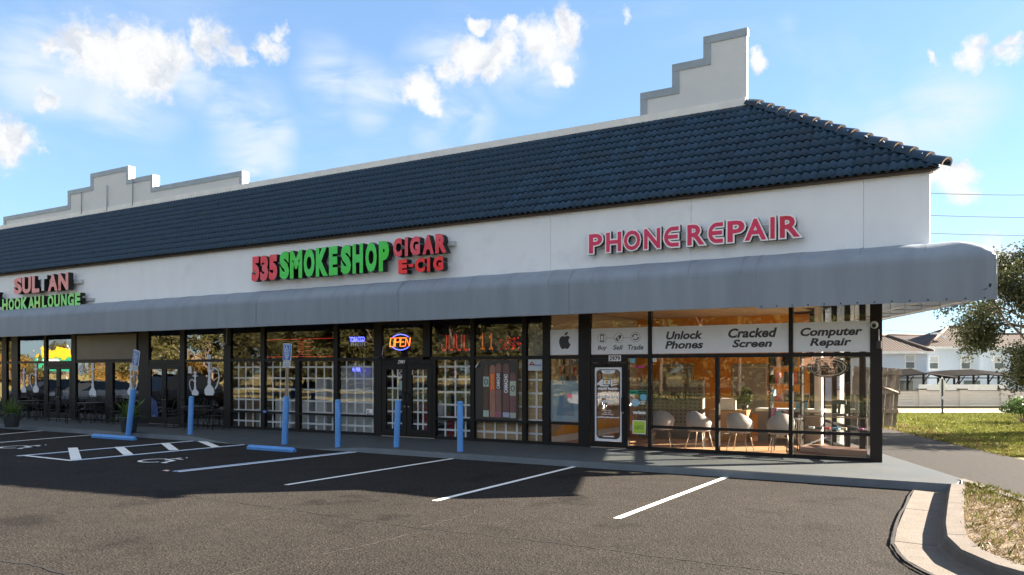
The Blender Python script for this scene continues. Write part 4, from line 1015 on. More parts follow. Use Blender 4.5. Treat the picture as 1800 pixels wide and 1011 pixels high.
sticker('sticker', 'white ring decal on the left leaf of the smoke shop door', 699.5, 708.5, 650, 664, None, YD)[0]
x, z = P2(704, 656.5, CY); MB().ribbon(arc(x,z,.09,.14,0,360,16)[:-1], .03, YD-.004, YD-.001, closed=True).ribbon([(x+.03,z+.05),(x-.04,z),(x+.03,z-.05)], .025, YD-.004, YD-.001).build('ring', mWhite, [o for o in COL.objects if o.get('label','').startswith('white ring decal')][0])
sticker('sticker', 'pale green paper strip on the left leaf of the smoke shop door', 702, 708.5, 669, 686, M('pale_green_paper',(.30,.42,.38),.6), YD)
sticker('sticker', 'small white card on the right leaf of the smoke shop door', 722, 725.5, 650, 659, mWhite, YD)
# neon signs
def emi(name, c, s): return M(name, c, .4, emis=c, es=s, var=0)
nOr = emi('orange_neon', (1,.13,.02), .8); nBl = emi('blue_neon', (.10,.12,1), .6); nRed = emi('red_led', (1,.06,.03), .05)
YN = CY+.10
ns = thing('open_neon_sign', 'lit neon sign reading OPEN in orange inside a blue oval over the smoke shop door', 'sign', (fx(703,YN), YN, 2.6))
x, z = P2(704, 601.5, YN)
def tube_arc(cx, cz, rx, rz, a0, a1, y, n=24): return [(p, y, q) for p, q in arc(cx, cz, rx, rz, a0, a1, n)]
MB().tube(tube_arc(x,z,.36,.22,40,140,YN), .012).build('tube', nBl, ns); MB().tube(tube_arc(x,z,.36,.22,220,320,YN), .012).build('tube', nBl, ns)
def neon_letters(txt, x0, x1, z0, z1, y, mat, root, r=.013, slant=.0, gap=.28):
    SH = {'O': [[(0,0),(1,0),(1,1),(0,1),(0,0)]], 'P': [[(0,0),(0,1),(1,1),(1,.5),(0,.5)]], 'E': [[(1,0),(0,0),(0,1),(1,1)],[(0,.5),(.8,.5)]], 'N': [[(0,0),(0,1),(1,0),(1,1)]]}
    n = len(txt); w = (x1-x0)/(n+(n-1)*gap)
    for i, ch in enumerate(txt):
        m = MB(); bx = x0+i*w*(1+gap)
        for st in SH[ch]: m.tube([(bx+u*w+v*slant, y, z0+v*(z1-z0)) for u, v in st], r, n=5)
        m.build('letter', mat, root)
neon_letters('OPEN', x-.36, x+.34, z-.12, z+.12, YN-.03, nOr, ns, .011, .03)
MB().tube([(x-.25,YN+.03,z-.16),(x+.25,YN+.03,z-.16)], .008).tube([(x-.2,YN+.03,z-.16),(x-.2,YN+.03,ZH)], .003).tube([(x+.2,YN+.03,z-.16),(x+.2,YN+.03,ZH)], .003).build('hanger', mBlack, ns)
# oval OPEN sign, unlit, in the corner window
YO = CY+.14; x, z = P2(1454, 646, YO)
ns = thing('oval_open_sign', 'unlit black oval OPEN sign hanging in the corner window', 'sign', (x, YO, z-.2))
MB().prism_xz([(x+(u-x)*1, w) for u, w in arc(x,z,.42,.215,0,360,30)[:-1]]+[], YO, YO+.03).build('backing', mBlack, ns)
MB().tube([(p, YO-.02, q) for p, q in arc(x,z,.37,.175,0,360,30)[:-1]], .007, closed=True).build('tube', mLn, ns)
m = MB(); m.tube([(p, YO-.02, q) for p, q in arc(x-.24,z,.08,.105,0,360,16)[:-1]], .008, closed=True); m.build('letter', mLn, ns)
neon_letters('PEN', x-.12, x+.32, z-.1, z+.1, YO-.02, mLn, ns, .008, 0, .3)
m = MB(); m.tube([(x-.25,YO+.02,z+.17),(x-.25,YO+.02,ZH-.1)], .003).tube([(x+.3,YO+.02,z+.14),(x+.55,YO+.02,z+.62)], .004); m.build('hanging_wire', mBlack, ns)
# LED boards
lb = thing('led_board', 'scrolling red LED board behind the wide upper window with dotted letters', 'sign', (fx(835,CY), CY+.12, 2.5))
YL = CY+.12
MB().box(fx(765,YL), fx(917,YL), YL+.02, YL+.06, 2.50, 3.02).build('board', M('led_board_dark',(.05,.045,.04),.5), lb)
F5 = {'J':['00001']*4+['10001','10001','01110'],'U':['10001']*6+['01110'],'L':['10000']*6+['11111'],'1':['00100','01100','00100','00100','00100','00100','01110'],' ':['00000']*7}
def led(txt, x0, x1, z0, z1, y, mat, root):
    n = len(txt); cw = (x1-x0)/n
    for i, ch in enumerate(txt):
        m = MB()
        for r_, row in enumerate(F5[ch]):
            for c, bit in enumerate(row):
                if bit == '1':
                    for hh in (0, 1):
                        u = x0+i*cw+(c+.2)*cw/6; v = z1-(r_*2+hh+.5)*(z1-z0)/14; m.box(u, u+cw/10, y, y+.01, v-.011, v+.011)
        if m.v: m.build('letter', mat, root)
led('JUUL', fx(775,YL), fx(828,YL), 2.54, 2.98, YL, nRed, lb); led('11', fx(842,YL), fx(872,YL), 2.56, 3.0, YL, emi('orange_led',(1,.25,.04),.06), lb)
m = MB(); random.seed(3)
x0, x1 = fx(878,YL), fx(915,YL)
for i in range(70):
    u = random.uniform(x0, x1); v = random.uniform(2.55, 2.85); m.box(u, u+.02, YL, YL+.01, v, v+.02)
m.build('led_dots', nRed, lb)
lf = thing('led_rectangle', 'thin red LED rectangle round the wide left window of the smoke shop', 'sign', (fx(527,YL), YL, 2.45))
x0, x1 = fx(467.5,YL), fx(587,YL)
MB().ribbon([(x0,2.44),(x1,2.44),(x1,2.98),(x0,2.98)], .014, YL, YL+.01, closed=True).build('tube', nRed, lf)
m = MB(); xm = fx(535,YL)
for k in range(9): m.box(xm-.28, xm-.02, YL, YL+.008, 2.5+k*.05, 2.508+k*.05)
for k in range(4): m.box(xm+.03, xm+.3, YL, YL+.008, 2.5+k*.12, 2.512+k*.12)
m.build('led_row', nRed, lf)
r, x0, x1, z0, z1 = sticker('window_sign', 'blue TOBACCO lettering over a white comb shape in the upper window', 614.5, 641, 592, 610, None, CY+.06, 'sign', txt='TOBACCO', tmat=nBl, off=.02, frac=(0,1,.5,1))
m = MB()
for k in range(7): u = x0+.05+k*.085; m.prism_xz([(u,z0+.02),(u+.04,z0+.02),(u+.06,z0+.16),(u+.0,z0+.16)], CY+.055, CY+.06)
m.box(x0+.02, x1-.02, CY+.055, CY+.06, z0+.16, z0+.19); m.build('comb', mWhite, r)
r, x0, x1, z0, z1 = sticker('window_sign', 'pale ROLLING over blue PAPERS lettering behind the lattice', 613.5, 641, 639, 653, None, CY+.13, 'sign', txt='ROLLING', tmat=M('cream_print',(.6,.6,.45),.5), off=.02, frac=(0,1,.52,1))
text_flat('lettering','PAPER',x0+.15,x1-.15,z0,z0+.13,CY+.12,nBl,r,.04)
# ------------------------------------------------------------------ interiors
random.seed(11)
xPW = -9.75                                  # party wall between smoke shop and phone shop
xLW = fx(400.5, CY)                          # party wall between lounge and smoke shop
def ibox(name, mat, *b): return MB().box(*b).build(name, mat, mall)
# floors
m = MB(); m.prism_xy([(xPW,CY+.16),sidept(.2,-.17),sidept(12,-.17),(xPW,sidept(12,0)[1])], WZ-.05, WZ+.004); m.build('floor', mWood, mall)
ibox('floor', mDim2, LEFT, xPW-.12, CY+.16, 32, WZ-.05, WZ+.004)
# phone shop walls and ceiling
YBK = 24.0; sb = sidept((YBK-CY)/SD.y, -.12)
ibox('partition', mBeige, xPW-.06, xPW, CY+.12, YBK+.1, WZ, ZH)
m = MB(); m.box(xPW, sb[0], YBK, YBK+.1, WZ, ZH); bw = m.build('partition', mOrange, mall)
ibox('baseboard', mWhiteP, xPW+.002, xPW+.02, CY+.3, YBK-.01, WZ, .32)
m = MB(); m.add([(xPW+.004,CY+.3,.33),(xPW+.004,YBK-.3,.33),(xPW+.004,YBK-.3,.62),(xPW+.004,CY+1.0,.62)], [(0,3,2,1)]); m.build('wall_stripe', mGold, mall)
# slat wall on the partition and the grey wall behind the counter
for k in range(15): ibox('slat', mBeige, xPW+.001, xPW+.02, CY+.5, YBK-1.0, .75+k*.12, .75+k*.12+.10)
cg_ = ceil_root = MB().prism_xy([(xPW,CY+.21),sidept(.3,-.22),sidept((YBK-CY)/SD.y,-.22),(xPW,YBK)], ZH+.02, ZH+.05).build('ceiling', mGrid, mall)
y = CY+.25
while y < YBK-.05:
    x = xPW+.05
    while True:
        y1 = min(y+1.18, YBK-.01); xr = sidept((y-CY)/SD.y, 0)[0]-.35 - 0
        xr = sidept((y1-CY)/SD.y, 0)[0]-.28
        if x+.3 > xr: break
        MB().box(x, min(x+1.18, xr), y, y1, ZH-.0, ZH+.019).build('ceiling_panel', mCeil, ceil_root); x += 1.2
    y += 1.2
# things inside the phone shop
def place(o, x, y, rz=0): o.location = (x, y, WZ); o.rotation_euler = (0, 0, rz); return o
# framed grey boards on the orange wall
for a, b_, lab in ((1161,1220,'grey framed board on the orange wall, the left one of two'),(1287,1350,'grey framed board on the orange wall, the right one of two')):
    x0, x1 = fx(a,YBK), fx(b_,YBK); r = thing('wall_board', lab, 'board', ((x0+x1)/2, YBK-.05, .9), group='boards on the orange wall')
    MB().box(x0, x1, YBK-.04, YBK-.002, .75, P2(a,640,YBK)[1]).build('panel', mGreyWall, r)
    MB().ribbon([(x0+.04,.8),(x1-.04,.8),(x1-.04,2.1),(x0+.04,2.1)], .05, YBK-.055, YBK-.041, closed=True).build('frame', mBeige, r)
# reception counter: dotted grey panel with lettering, wooden chest, long counter
rc = thing('reception_counter', 'grey dotted reception counter with lettering behind the phone shop door', 'counter', (-7.3, 21.3, WZ))
m = MB().box(-8.6, -6.75, 21.3, 21.5, WZ, 1.75); m.build('front_panel', mGreyWall, rc)
m = MB()
for i in range(14):
    for j in range(11): m.box(-8.55+i*.13, -8.50+i*.13, 21.285, 21.298, .6+j*.1, .635+j*.1)
m.build('dot_relief', mInk, rc, kind='stuff')
text_flat('lettering', 'Rapid Repair', -8.45, -6.8, 1.15, 1.42, 21.27, mInk, rc, .02)
wc = thing('wooden_chest', 'light wooden chest of drawers beside the grey reception counter', 'cabinet', (-5.9, 21.0, WZ))
MB().box(-6.5,-5.5,21.0,21.5,WZ,.98).build('body', mCab, wc)
for z in (.2,.47,.73): MB().box(-6.46,-5.54,20.975,20.998,z,z+.23).build('drawer', mCab, wc)
tag(MB().box(-6.2,-5.85,21.05,21.3,.98,1.28).build('printer', mWhiteP), 'small white printer on the wooden chest', 'printer')
kb = thing('potted_plant', 'dark bushy potted plant beside the white printer', 'plant', (-5.6, 21.2, .98))
MB().lathe([(.07,0),(.09,.12)], (-5.6,21.2,.98), 10).build('pot', mBlack, kb)
def leaves(mb, n, c, r, s, flat=1, hemi=False):
    for _ in range(n):
        v = Vector((random.gauss(0,1), random.gauss(0,1), random.gauss(0,1))).normalized()*(random.random()**.4)
        p = Vector(c)+Vector((v.x*r[0], v.y*r[1], (abs(v.z) if hemi else v.z)*r[2]))
        a = Vector((random.gauss(0,1), random.gauss(0,1), random.gauss(0,.6))).normalized(); b = a.cross(Vector((random.gauss(0,1), random.gauss(0,1), random.gauss(0,1)))).normalized()
        k = s*random.uniform(.6,1.3); mb.add([p-a*k*.5, p+b*k*.28, p+a*k*.5, p-b*k*.28], [range(4)])
m = MB(); leaves(m, 260, (-5.6,21.2,1.33), (.24,.24,.24), .12); m.build('foliage', mHedge, kb, kind=None)
wk = thing('work_counter', 'long white work counter in front of the orange wall', 'counter', (-4.6, 21.6, WZ))
MB().box(-5.4,-3.75,21.5,22.1,.95,1.02).build('top', mShelf, wk); MB().box(-5.35,-3.8,21.56,22.0,WZ,.949).build('body', mGreyWall, wk)
st_ = thing('price_stand', 'small white counter stand with a dark slanted price card', 'sign', (-4.3, 21.6, 1.02))
MB().prism_xz([(-4.42,1.02),(-4.12,1.02),(-4.07,1.42),(-4.37,1.42)], 21.6, 21.63).build('card', mWhiteP, st_); MB().prism_xz([(-4.38,1.20),(-4.10,1.20),(-4.07,1.40),(-4.34,1.40)], 21.585, 21.598).build('print', mInk, st_); MB().prism_xz([(-4.41,1.04),(-4.13,1.04),(-4.105,1.19),(-4.385,1.19)], 21.585, 21.598).build('print', mSky, st_)
# phone cases on the slat wall
casec = [(.5,.5,.52),(.03,.05,.08),(.5,.06,.05),(.1,.3,.45),(.45,.4,.3),(.02,.02,.02),(.3,.12,.25)]
cnames = ['pale grey','near black','red','blue','tan','black','purple']; cms = [M('case_plastic', c, .4) for c in casec]; cmesh = []
for cm in cms:
    me = bpy.data.meshes.new('phone_case'); mm = MB().box(-.01,.01,-.045,.045,-.09,.09); me.from_pydata(mm.v, [], mm.f); me.materials.append(cm); cmesh.append(me)
cr = thing('phone_case_display', 'rows of hanging phone cases on the slat wall left of the shop door', 'display', (xPW+.05, 20.5, 1.2))
for j in range(6):
    for i in range(18):
        if random.random() < .12: continue
        o = mesh_obj('phone_case', random.choice(cmesh), cr, (.03+random.uniform(0,.03), -1.9+i*.22, -.1+j*.24-.05))
# lounge-type shell chairs by the window
def shell_chair(label, group):
    r = thing('tub_chair', label, 'chair', (0,0,0), group=group)
    m = MB(); n = 14; H = []
    prof = [(.0,.44),(.16,.43),(.235,.45),(.25,.52),(.262,.60),(.268,.68)]
    for j in range(n+1):
        a = math.radians(-10+200*j/n); back = math.sin(math.radians(180*j/n))
        for rr, z in [(.235,.45),(.255,.50),(.275,.58),(.285,.60+.26*back**1.2)]: m.v.append((rr*math.cos(a), rr*math.sin(a)*1.02, z))
    for j in range(n):
        for k in range(3): m.f.append([j*4+k,(j+1)*4+k,(j+1)*4+k+1,j*4+k+1]); m.m.append(0); m.sm.append(True)
    o = m.build('backrest', mChairF, r); md = o.modifiers.new('s','SOLIDIFY'); md.thickness = .03
    MB().lathe([(.20,.40),(.245,.42),(.25,.47),(.22,.495),(.0,.50)], (0,0,0), 20).build('seat', mChairF, r)
    for sx_ in (-1,1):
        for sy_ in (-1,1): MB().tube([(sx_*.14,sy_*.14,.42),(sx_*.22,sy_*.22,0)], .016, r2=.009).build('leg', mLeg, r)
    return r
chx = [(1163,'grey tub chair nearest the phone shop door, half behind the sidelight mullion'),(1229,'second grey tub chair from the phone shop door'),(1301,'grey tub chair in the middle of the corner-side window'),(1372,'grey tub chair next to the corner window mullion')]
c0 = shell_chair(chx[0][1], 'tub chairs along the shop window'); chairs = [c0]
for i in range(3): c = copy_tree(c0); c['label'] = chx[i+1][1]; chairs.append(c)
for i, c in enumerate(chairs): c.scale = (1.1,1.1,1.06); place(c, fx(chx[i][0], 18.85), 18.85, math.radians([195,168,175,200][i]))
# glass display case near the corner and small black table
dc = thing('display_case', 'glass display case on a brown plinth in the corner of the phone shop', 'display case', (-2.9, 18.9, WZ))
bx = [(-3.75,18.95),(-2.35,18.75),(-2.55,19.45),(-3.95,19.7)]
m = MB().prism_xy(bx, WZ, .29); m.build('plinth', M('plinth_brown',(.12,.06,.04),.5), dc)
m = MB().prism_xy(bx, .99, 1.02); m.build('glass_top', glass('case_glass',1.5,(.8,.85,.84),0), dc)
for i in range(4):
    a, b_ = bx[i], bx[(i+1)%4]; MB().tube([(a[0],a[1],.29),(a[0],a[1],.99)], .014, n=4).build('edge_post', mGalv, dc); MB().tube([(a[0],a[1],.985),(b_[0],b_[1],.985)], .012, n=4).build('edge_rail', mGalv, dc)
m = MB().prism_xy([(x*.96-.13,y) for x, y in bx], .70, .712); m.build('glass_shelf', glass('shelf_glass',1.5,(.8,.85,.84),0), dc)
for i in range(7):
    x = -3.6+i*.17; c = cms[i]; tag(MB().box(x, x+.11, 19.0, 19.12, .713, .75).build('boxed_gadget', c), cnames[i]+' gadget box on the glass shelf of the display case', 'box', 'gadget boxes in the display case')
stn = thing('phone_stand', 'tall dark phone stand on top of the glass display case', 'stand', (-2.9, 19.05, 1.02))
MB().box(-3.1,-2.8,19.0,19.2,1.02,1.05).build('base', mInk, stn); MB().tube([(-2.98,19.1,1.05),(-2.95,19.1,1.32)], .03).build('arm', mInk, stn); MB().box(-3.12,-2.82,19.05,19.1,1.26,1.36).build('head', mInk, stn)
tb = thing('round_table', 'small black topped table beside the display case', 'table', (-4.15, 19.3, WZ))
MB().lathe([(.36,.74),(.38,.75),(.38,.77),(.0,.775)], (-4.15,19.3,WZ), 22).build('top', mBlack, tb)
for a in (45,165,285): MB().tube([(-4.15+.25*math.cos(math.radians(a)),19.3+.25*math.sin(math.radians(a)),WZ+.74),(-4.15+.3*math.cos(math.radians(a)),19.3+.3*math.sin(math.radians(a)),WZ)], .013).build('leg', mIron, tb)
# tall shelf of stock and white column
sh = thing('stock_shelf', 'tall rack of stacked parts boxes near the back of the glazed corner', 'shelf', (-5.0, 22.6, WZ))
for z in (.3,.75,1.2,1.65,2.1): MB().box(-4.95,-4.15,21.0,21.4,z,z+.03).build('shelf_board', mBeige, sh)
for x in (-4.95,-4.18): MB().box(x,x+.03,21.0,21.4,WZ,2.5).build('upright', mIron, sh)
for sl, z in enumerate((.33,.78,1.23,1.68,2.13)):
    x = -4.9; nb_ = 0
    while x < -4.3:
        w = random.uniform(.06,.16); ci = random.randrange(8); nb_ += 1; tag(MB().box(x,x+w,21.03,21.3,z,z+random.uniform(.12,.3)).build('stock_box', (cms+[mCardb])[ci]), (cnames+['brown'])[ci]+' box, '+['first','second','third','fourth','fifth','sixth','seventh','eighth','ninth'][min(nb_-1,8)]+' from the left on the '+['bottom','second','middle','fourth','top'][sl]+' rack shelf', 'box', 'stock boxes on the rack'); x += w+.015
tag(MB().box(-3.95,-3.77,21.6,21.78,WZ,ZH).build('column', mWhiteP), 'slim white column near the side windows', 'column')

# smoke shop
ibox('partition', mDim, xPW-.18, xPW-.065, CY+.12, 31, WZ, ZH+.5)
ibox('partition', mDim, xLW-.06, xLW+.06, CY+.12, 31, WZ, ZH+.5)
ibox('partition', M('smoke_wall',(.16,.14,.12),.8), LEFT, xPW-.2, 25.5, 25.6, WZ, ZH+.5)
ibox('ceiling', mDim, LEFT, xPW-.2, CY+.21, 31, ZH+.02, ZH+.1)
# security lattice behind the glass
lat = thing('window_lattice', 'white security lattice fixed behind the smoke shop windows', 'lattice', (fx(610,CY), CY+.08, WZ))
latm = M('lattice_white', (.86,.87,.87), .5, var=.04)
def lattice(px0, px1, z0, z1, sx_=.335, sz_=.345, y=CY+.082):
    x0, x1 = fx(px0, CY), fx(px1, CY); x = x0+sx_*.72
    while x < x1-.04: MB().box(x-.026, x+.026, y, y+.01, z0, z1).build('upright_bar', latm, lat); x += sx_
    z = z0+.20
    while z < z1-.03: MB().box(x0, x1, y+.011, y+.021, z-.026, z+.026).build('cross_bar', latm, lat); z += sz_
for a, b_ in ((407,460),(466.5,520.5),(528,588),(595,659),(767,828),(835,919),(926,955)): lattice(a, b_, WZ+.05, 2.29)
for d_, (a, b_) in ((dS1,(sx0+.16,sx1-.16)),(dS2,(sx2+.16,sx3-.16))):
    for k in range(2):
        x = a+(b_-a)*(k+1)/3; MB().box(x-.022,x+.022,CY+.002,CY+.01,.37,2.04).build('lattice_bar', latm, d_)
    for k in range(5):
        z = .52+k*.33; MB().box(a,b_,CY+.011,CY+.019,z-.022,z+.022).build('lattice_bar', latm, d_)
ply = thing('plywood_board', 'plywood boarding behind the lattice around the cigar poster', 'board', (fx(890,CY), CY+.13, WZ))
xx = [fx(829,CY), fx(868,CY), fx(919,CY), fx(956,CY)]
for i in range(3):
    MB().box(xx[i]+.004, xx[i+1]-.004, CY+.12, CY+.135, WZ, 1.35).build('panel', mPly, ply); MB().box(xx[i]+.004, xx[i+1]-.004, CY+.12, CY+.135, 1.358, 2.36).build('panel', mPly, ply)
ibox('grey_panel', M('frosted_panel',(.16,.17,.18),.25), fx(927,CY), fx(954,CY), CY+.05, CY+.06, ZT1, 3.2)
# stock just inside the smoke shop
def stock(name, label, cat, px0, px1, y, z0, z1, mat, d=.5):
    x0, x1 = fx(px0,y), fx(px1,y); return tag(MB().box(x0, x1, y, y+d, z0, z1).build(name, mat), label, cat)
fr = thing('display_fridge', 'tall white display fridge behind the lattice left of the double door', 'fridge', (fx(630,CY+.5), CY+.4, WZ))
x0, x1 = fx(600,CY+.4), fx(655,CY+.4); MB().box(x0,x1,CY+.4,CY+1.0,WZ,2.15).build('body', mShelf, fr); mF = M('fridge_side',(.50,.55,.57),.35)
for k in range(5): MB().box(x0+.03,x1-.03,CY+.375,CY+.398,.75+k*.27,.75+k*.27+.25).build('back_panel', mF, fr)
stock('tall_cabinet', 'pale grey upright cabinet behind the lattice, beside the mullion', 'cabinet', 556, 574, CY+.45, WZ, 1.72, mShelf)
stock('white_cabinet', 'low white cabinet behind the lattice, left of the sign post', 'cabinet', 484, 512, CY+.5, WZ+.05, 1.10, M('cab_white',(.72,.72,.70),.4))
stock('white_cabinet', 'low white cabinet behind the lattice, right of the sign post', 'cabinet', 530, 543, CY+.5, WZ+.05, 1.02, M('cab_white',(.72,.72,.70),.4))
stock('cardboard_box', 'upright cardboard box in the first smoke shop window', 'box', 432, 446, CY+.5, WZ, .98, mCardb)
stock('cardboard_box', 'pale folded cardboard carton in the first smoke shop window', 'box', 447, 458, CY+.6, WZ, .80, M('carton',(.30,.32,.30),.7))
tag(MB().tube([(fx(419,CY+.7),CY+.7,WZ),(fx(421,CY+.7),CY+.7,1.9)], .02).tube([(fx(421,CY+.7),CY+.7,1.9),(fx(428,CY+.7),CY+.7,1.9)], .02).tube([(fx(428,CY+.7),CY+.7,1.9),(fx(449,CY+.7),CY+.7,1.05)], .02).tube([(fx(424,CY+.7),CY+.7,1.9),(fx(444,CY+.7),CY+.7,1.05)], .02).build('step_ladder', M('ladder_pale',(.6,.55,.48),.5)), 'pale step ladder frame leaning behind the left lattice window', 'ladder')
shv = thing('goods_shelf', 'dim shelves of red and mixed goods behind the smoke shop door', 'shelf', (fx(745,21), 21, WZ))
for k in range(5): MB().box(fx(700,21),fx(835,21),21,21.4,.3+k*.42,.33+k*.42).build('shelf_board', mDim2, shv)
gm = [M('goods_red',(.4,.03,.03),.5), M('goods_blue',(.05,.1,.25),.5), M('goods_white',(.5,.5,.48),.5), M('goods_green',(.05,.2,.08),.5), mCardb]
m = MB()
for k in range(5):
    x = fx(700,21)
    while x < fx(833,21): w = random.uniform(.08,.2); m.box(x,x+w,21.05,21.3,.33+k*.42,.33+k*.42+random.uniform(.12,.33), random.randrange(5)); x += w+.03
m.build('goods', gm, shv, kind='stuff')
tag(MB().lathe([(.12,0),(.12,.45),(.05,.55),(.05,.62)], (fx(775,CY+.5),CY+.5,.55), 14).build('glass_jar', mShelf), 'pale round jar behind the lattice right of the double door', 'jar')
tag(MB().box(fx(786,CY+.7),fx(797,CY+.7),CY+.7,CY+.9,WZ,.75).build('red_carton', gm[0]), 'red carton low behind the lattice right of the double door', 'box')
tag(MB().box(fx(741,CY+.7),fx(752,CY+.7),CY+.7,CY+.9,WZ,.95).build('red_carton', gm[0]), 'red carton seen through the right leaf of the double door', 'box')
# cable hanging in the window
tag(MB().tube([(fx(597,CY+.2),CY+.2,2.3),(fx(598,CY+.2),CY+.2,1.9),(fx(603,CY+.2),CY+.2,1.78),(fx(609,CY+.2),CY+.2,1.9),(fx(612,CY+.2),CY+.2,2.1)], .008).build('hanging_cable', mBlack), 'black cable looping in the window left of the double door', 'cable')
# lounge
ibox('sign_panel', M('dark_panel',(.055,.045,.036),.35,var=.2,vs=2), fx(137,CY), fx(243,CY), CY-.06, CY-.012, ZT1+.01, 3.35)
MB().ribbon([(fx(137,CY),ZT1+.02),(fx(243,CY),ZT1+.02),(fx(243,CY),3.34),(fx(137,CY),3.34)], .05, CY-.075, CY-.061, closed=True).build('panel_frame', mDark, mall)
# hookah decals on the lounge glass
mDec = M('white_decal', (.72,.74,.78), .5, var=.03)
HK = [(.00,.0),(.10,.0),(.135,.05),(.13,.11),(.07,.17),(.035,.2),(.05,.24),(.035,.28),(.028,.42),(.05,.45),(.028,.48),(.028,.58),(.11,.60),(.11,.615),(.03,.63),(.05,.70),(.06,.74),(.0,.74)]
def hookah(px, pyb, h, label, hose=1, tall=1, y=CY-.006, wide=1):
    x, z = P2(px, pyb, y); r = thing('hookah_decal', label, 'decal', (x, y, z), group='white hookah decals on the lounge glass'); k = h/.74
    R = [(x+a*k*wide, z+b_*k) for a, b_ in HK]; Lh = [(x-a*k*wide, z+b_*k) for a, b_ in HK[::-1][1:-1]]
    MB().prism_xz((R+Lh), y-.004, y-.001).build('pipe', mDec, r)
    if hose:
        s_ = hose; MB().ribbon([(x+s_*.03*k,z+.42*k),(x+s_*.14*k,z+.50*k),(x+s_*.24*k,z+.46*k),(x+s_*.27*k,z+.33*k),(x+s_*.22*k,z+.2*k),(x+s_*.16*k,z+.12*k)], .03*k, y-.006, y-.0045).build('hose', mDec, r)
hookah(42,690,1.0,'slim white hookah decal, leftmost in the wide pane left of the lounge double door',0)
hookah(63,690,1.15,'white hookah decal with hose, right one of the pane left of the far doors',-1)
hookah(91,694,.75,'squat white hookah decal on the left leaf of the far double door',-1,wide=1.3)
hookah(115,696,.80,'white hookah decal on the right leaf of the far double door',1,wide=1.2)
hookah(163,697,1.25,'tall thin white hookah decal in the pane above the middle bistro table',0)
hookah(230,694,1.1,'thin white hookah decal in the pane behind the leaning sign post',1)
hookah(274.5,694,.85,'white hookah decal on the left leaf of the lounge door by the black mat',1,wide=1.1)
hookah(301,694,.8,'squat white hookah decal with a looping hose on the right leaf of the lounge door',1,wide=1.3)
hookah(343,695,.80,'white hookah decal with a hose to the left, behind the blue bollard',-1,wide=1.2)
hookah(368,695,1.35,'tall blue and white hookah decal in the window left of the smoke shop',1)
for px, py, w, h, lab in ((276,653,.42,.16,'frosted rectangle decal on the left leaf of the lounge door'),(303,655,.34,.34,'white scribble decal on the right leaf of the lounge door'),(334,650,.17,.25,'white vase shaped decal high in the window behind the blue bollard'),(143,648,.34,.3,'pale flower shaped decal left of the tall thin hookah')):
    x, z = P2(px, py, CY-.006)
    mm = MB()
    if 'scribble' in lab or 'flower' in lab:
        for k in range(7): a = k*.9; mm.ribbon([(x-w/2*math.cos(a),z-h/2*math.sin(a*1.3)),(x+w*.2*math.sin(a*2),z+h*.3*math.cos(a)),(x+w/2*math.cos(a*1.1),z+h/2*math.sin(a))], .035, CY-.010-.0004*k, CY-.0095-.0004*k)
    else: mm.prism_xz(rrect(x-w/2,x+w/2,z-h/2,z+h/2,.05), CY-.010, CY-.007)
    tag(mm.build('glass_decal', mDec), lab, 'decal')
x, z = P2(272, 728, CY-.03); fl = thing('flag_banner', 'dark blue folded banner with a gold edge inside the lounge door', 'banner', (x, CY-.03, z)); MB().prism_xz([(x-.2,z-.35),(x+.05,z-.3),(x+.2,z),(x+.1,z+.45),(x-.2,z+.6)], CY-.030, CY-.027).build('cloth', M('flag_blue',(.02,.05,.16),.7,var=.5,vs=6,col2=(.3,.3,.3),c2s=.6,c2scale=5), fl); MB().box(x-.24,x-.2,CY-.031,CY-.027,z-.4,z+.65).build('edge', mGold, fl)

# cctv cameras and wiring on the facade
cc = thing('dome_camera', 'white dome security camera on the brown corner post', 'camera', (fx(1537,CY), CY-.07, 2.95))
x, z = P2(1537, 571, CY-.07)
fixed(MB().lathe([(.075,0),(.078,.03),(.06,.06)], (0,0,0), 16), 'housing', mWhiteP, cc, (x,CY-.061,z))
fixed(MB().lathe([(.045,0),(.04,.02),(.022,.035),(0,.04)], (0,0,0), 14), 'lens', mBlack, cc, (x,CY-.122,z-.02))
x = fx(1546,CY); z1 = P2(1546,588,CY)[1]; z0 = P2(1546,604,CY)[1]
cw = thing('junction_box', 'small dark junction box with a white conduit on the corner post', 'electrical box', (x, CY-.07, z0)); MB().tube([(x,CY-.085,z0),(x,CY-.085,z1+.1)], .012).build('conduit', mWhiteP, cw); MB().box(x-.045,x+.045,CY-.12,CY-.062,z0-.1,z0+.05).build('box', mInk, cw)
def bullet_cam(px, py, label, s=1):
    x, z = P2(px, py, CY-.1); r = thing('bullet_camera', label, 'camera', (x, CY-.1, z))
    MB().tube([(x,CY-.05,z+.9 if s > 1 else z+.3),(x,CY-.1,z+.08),(x,CY-.1,z)], .012).build('bracket', mFlash, r)
    MB().lathe([(.03,0),(.03,.02)],(x,CY-.1,z-.02),8).build('joint', mFlash, r)
    MB().tube([(x-.02,CY-.12,z),(x-.17,CY-.22,z-.05)], .035, n=8).build('housing', mWhiteP if s > 1 else mInk, r)
    MB().tube([(x+.02,CY-.12,z),(x+.17,CY-.2,z-.05)], .035, n=8).build('housing', mInk, r)
bullet_cam(398, 604, 'pair of bullet cameras on a white drop pipe between lounge and smoke shop', 2)
bullet_cam(672, 627, 'black bullet camera on the post left of the smoke shop double door')

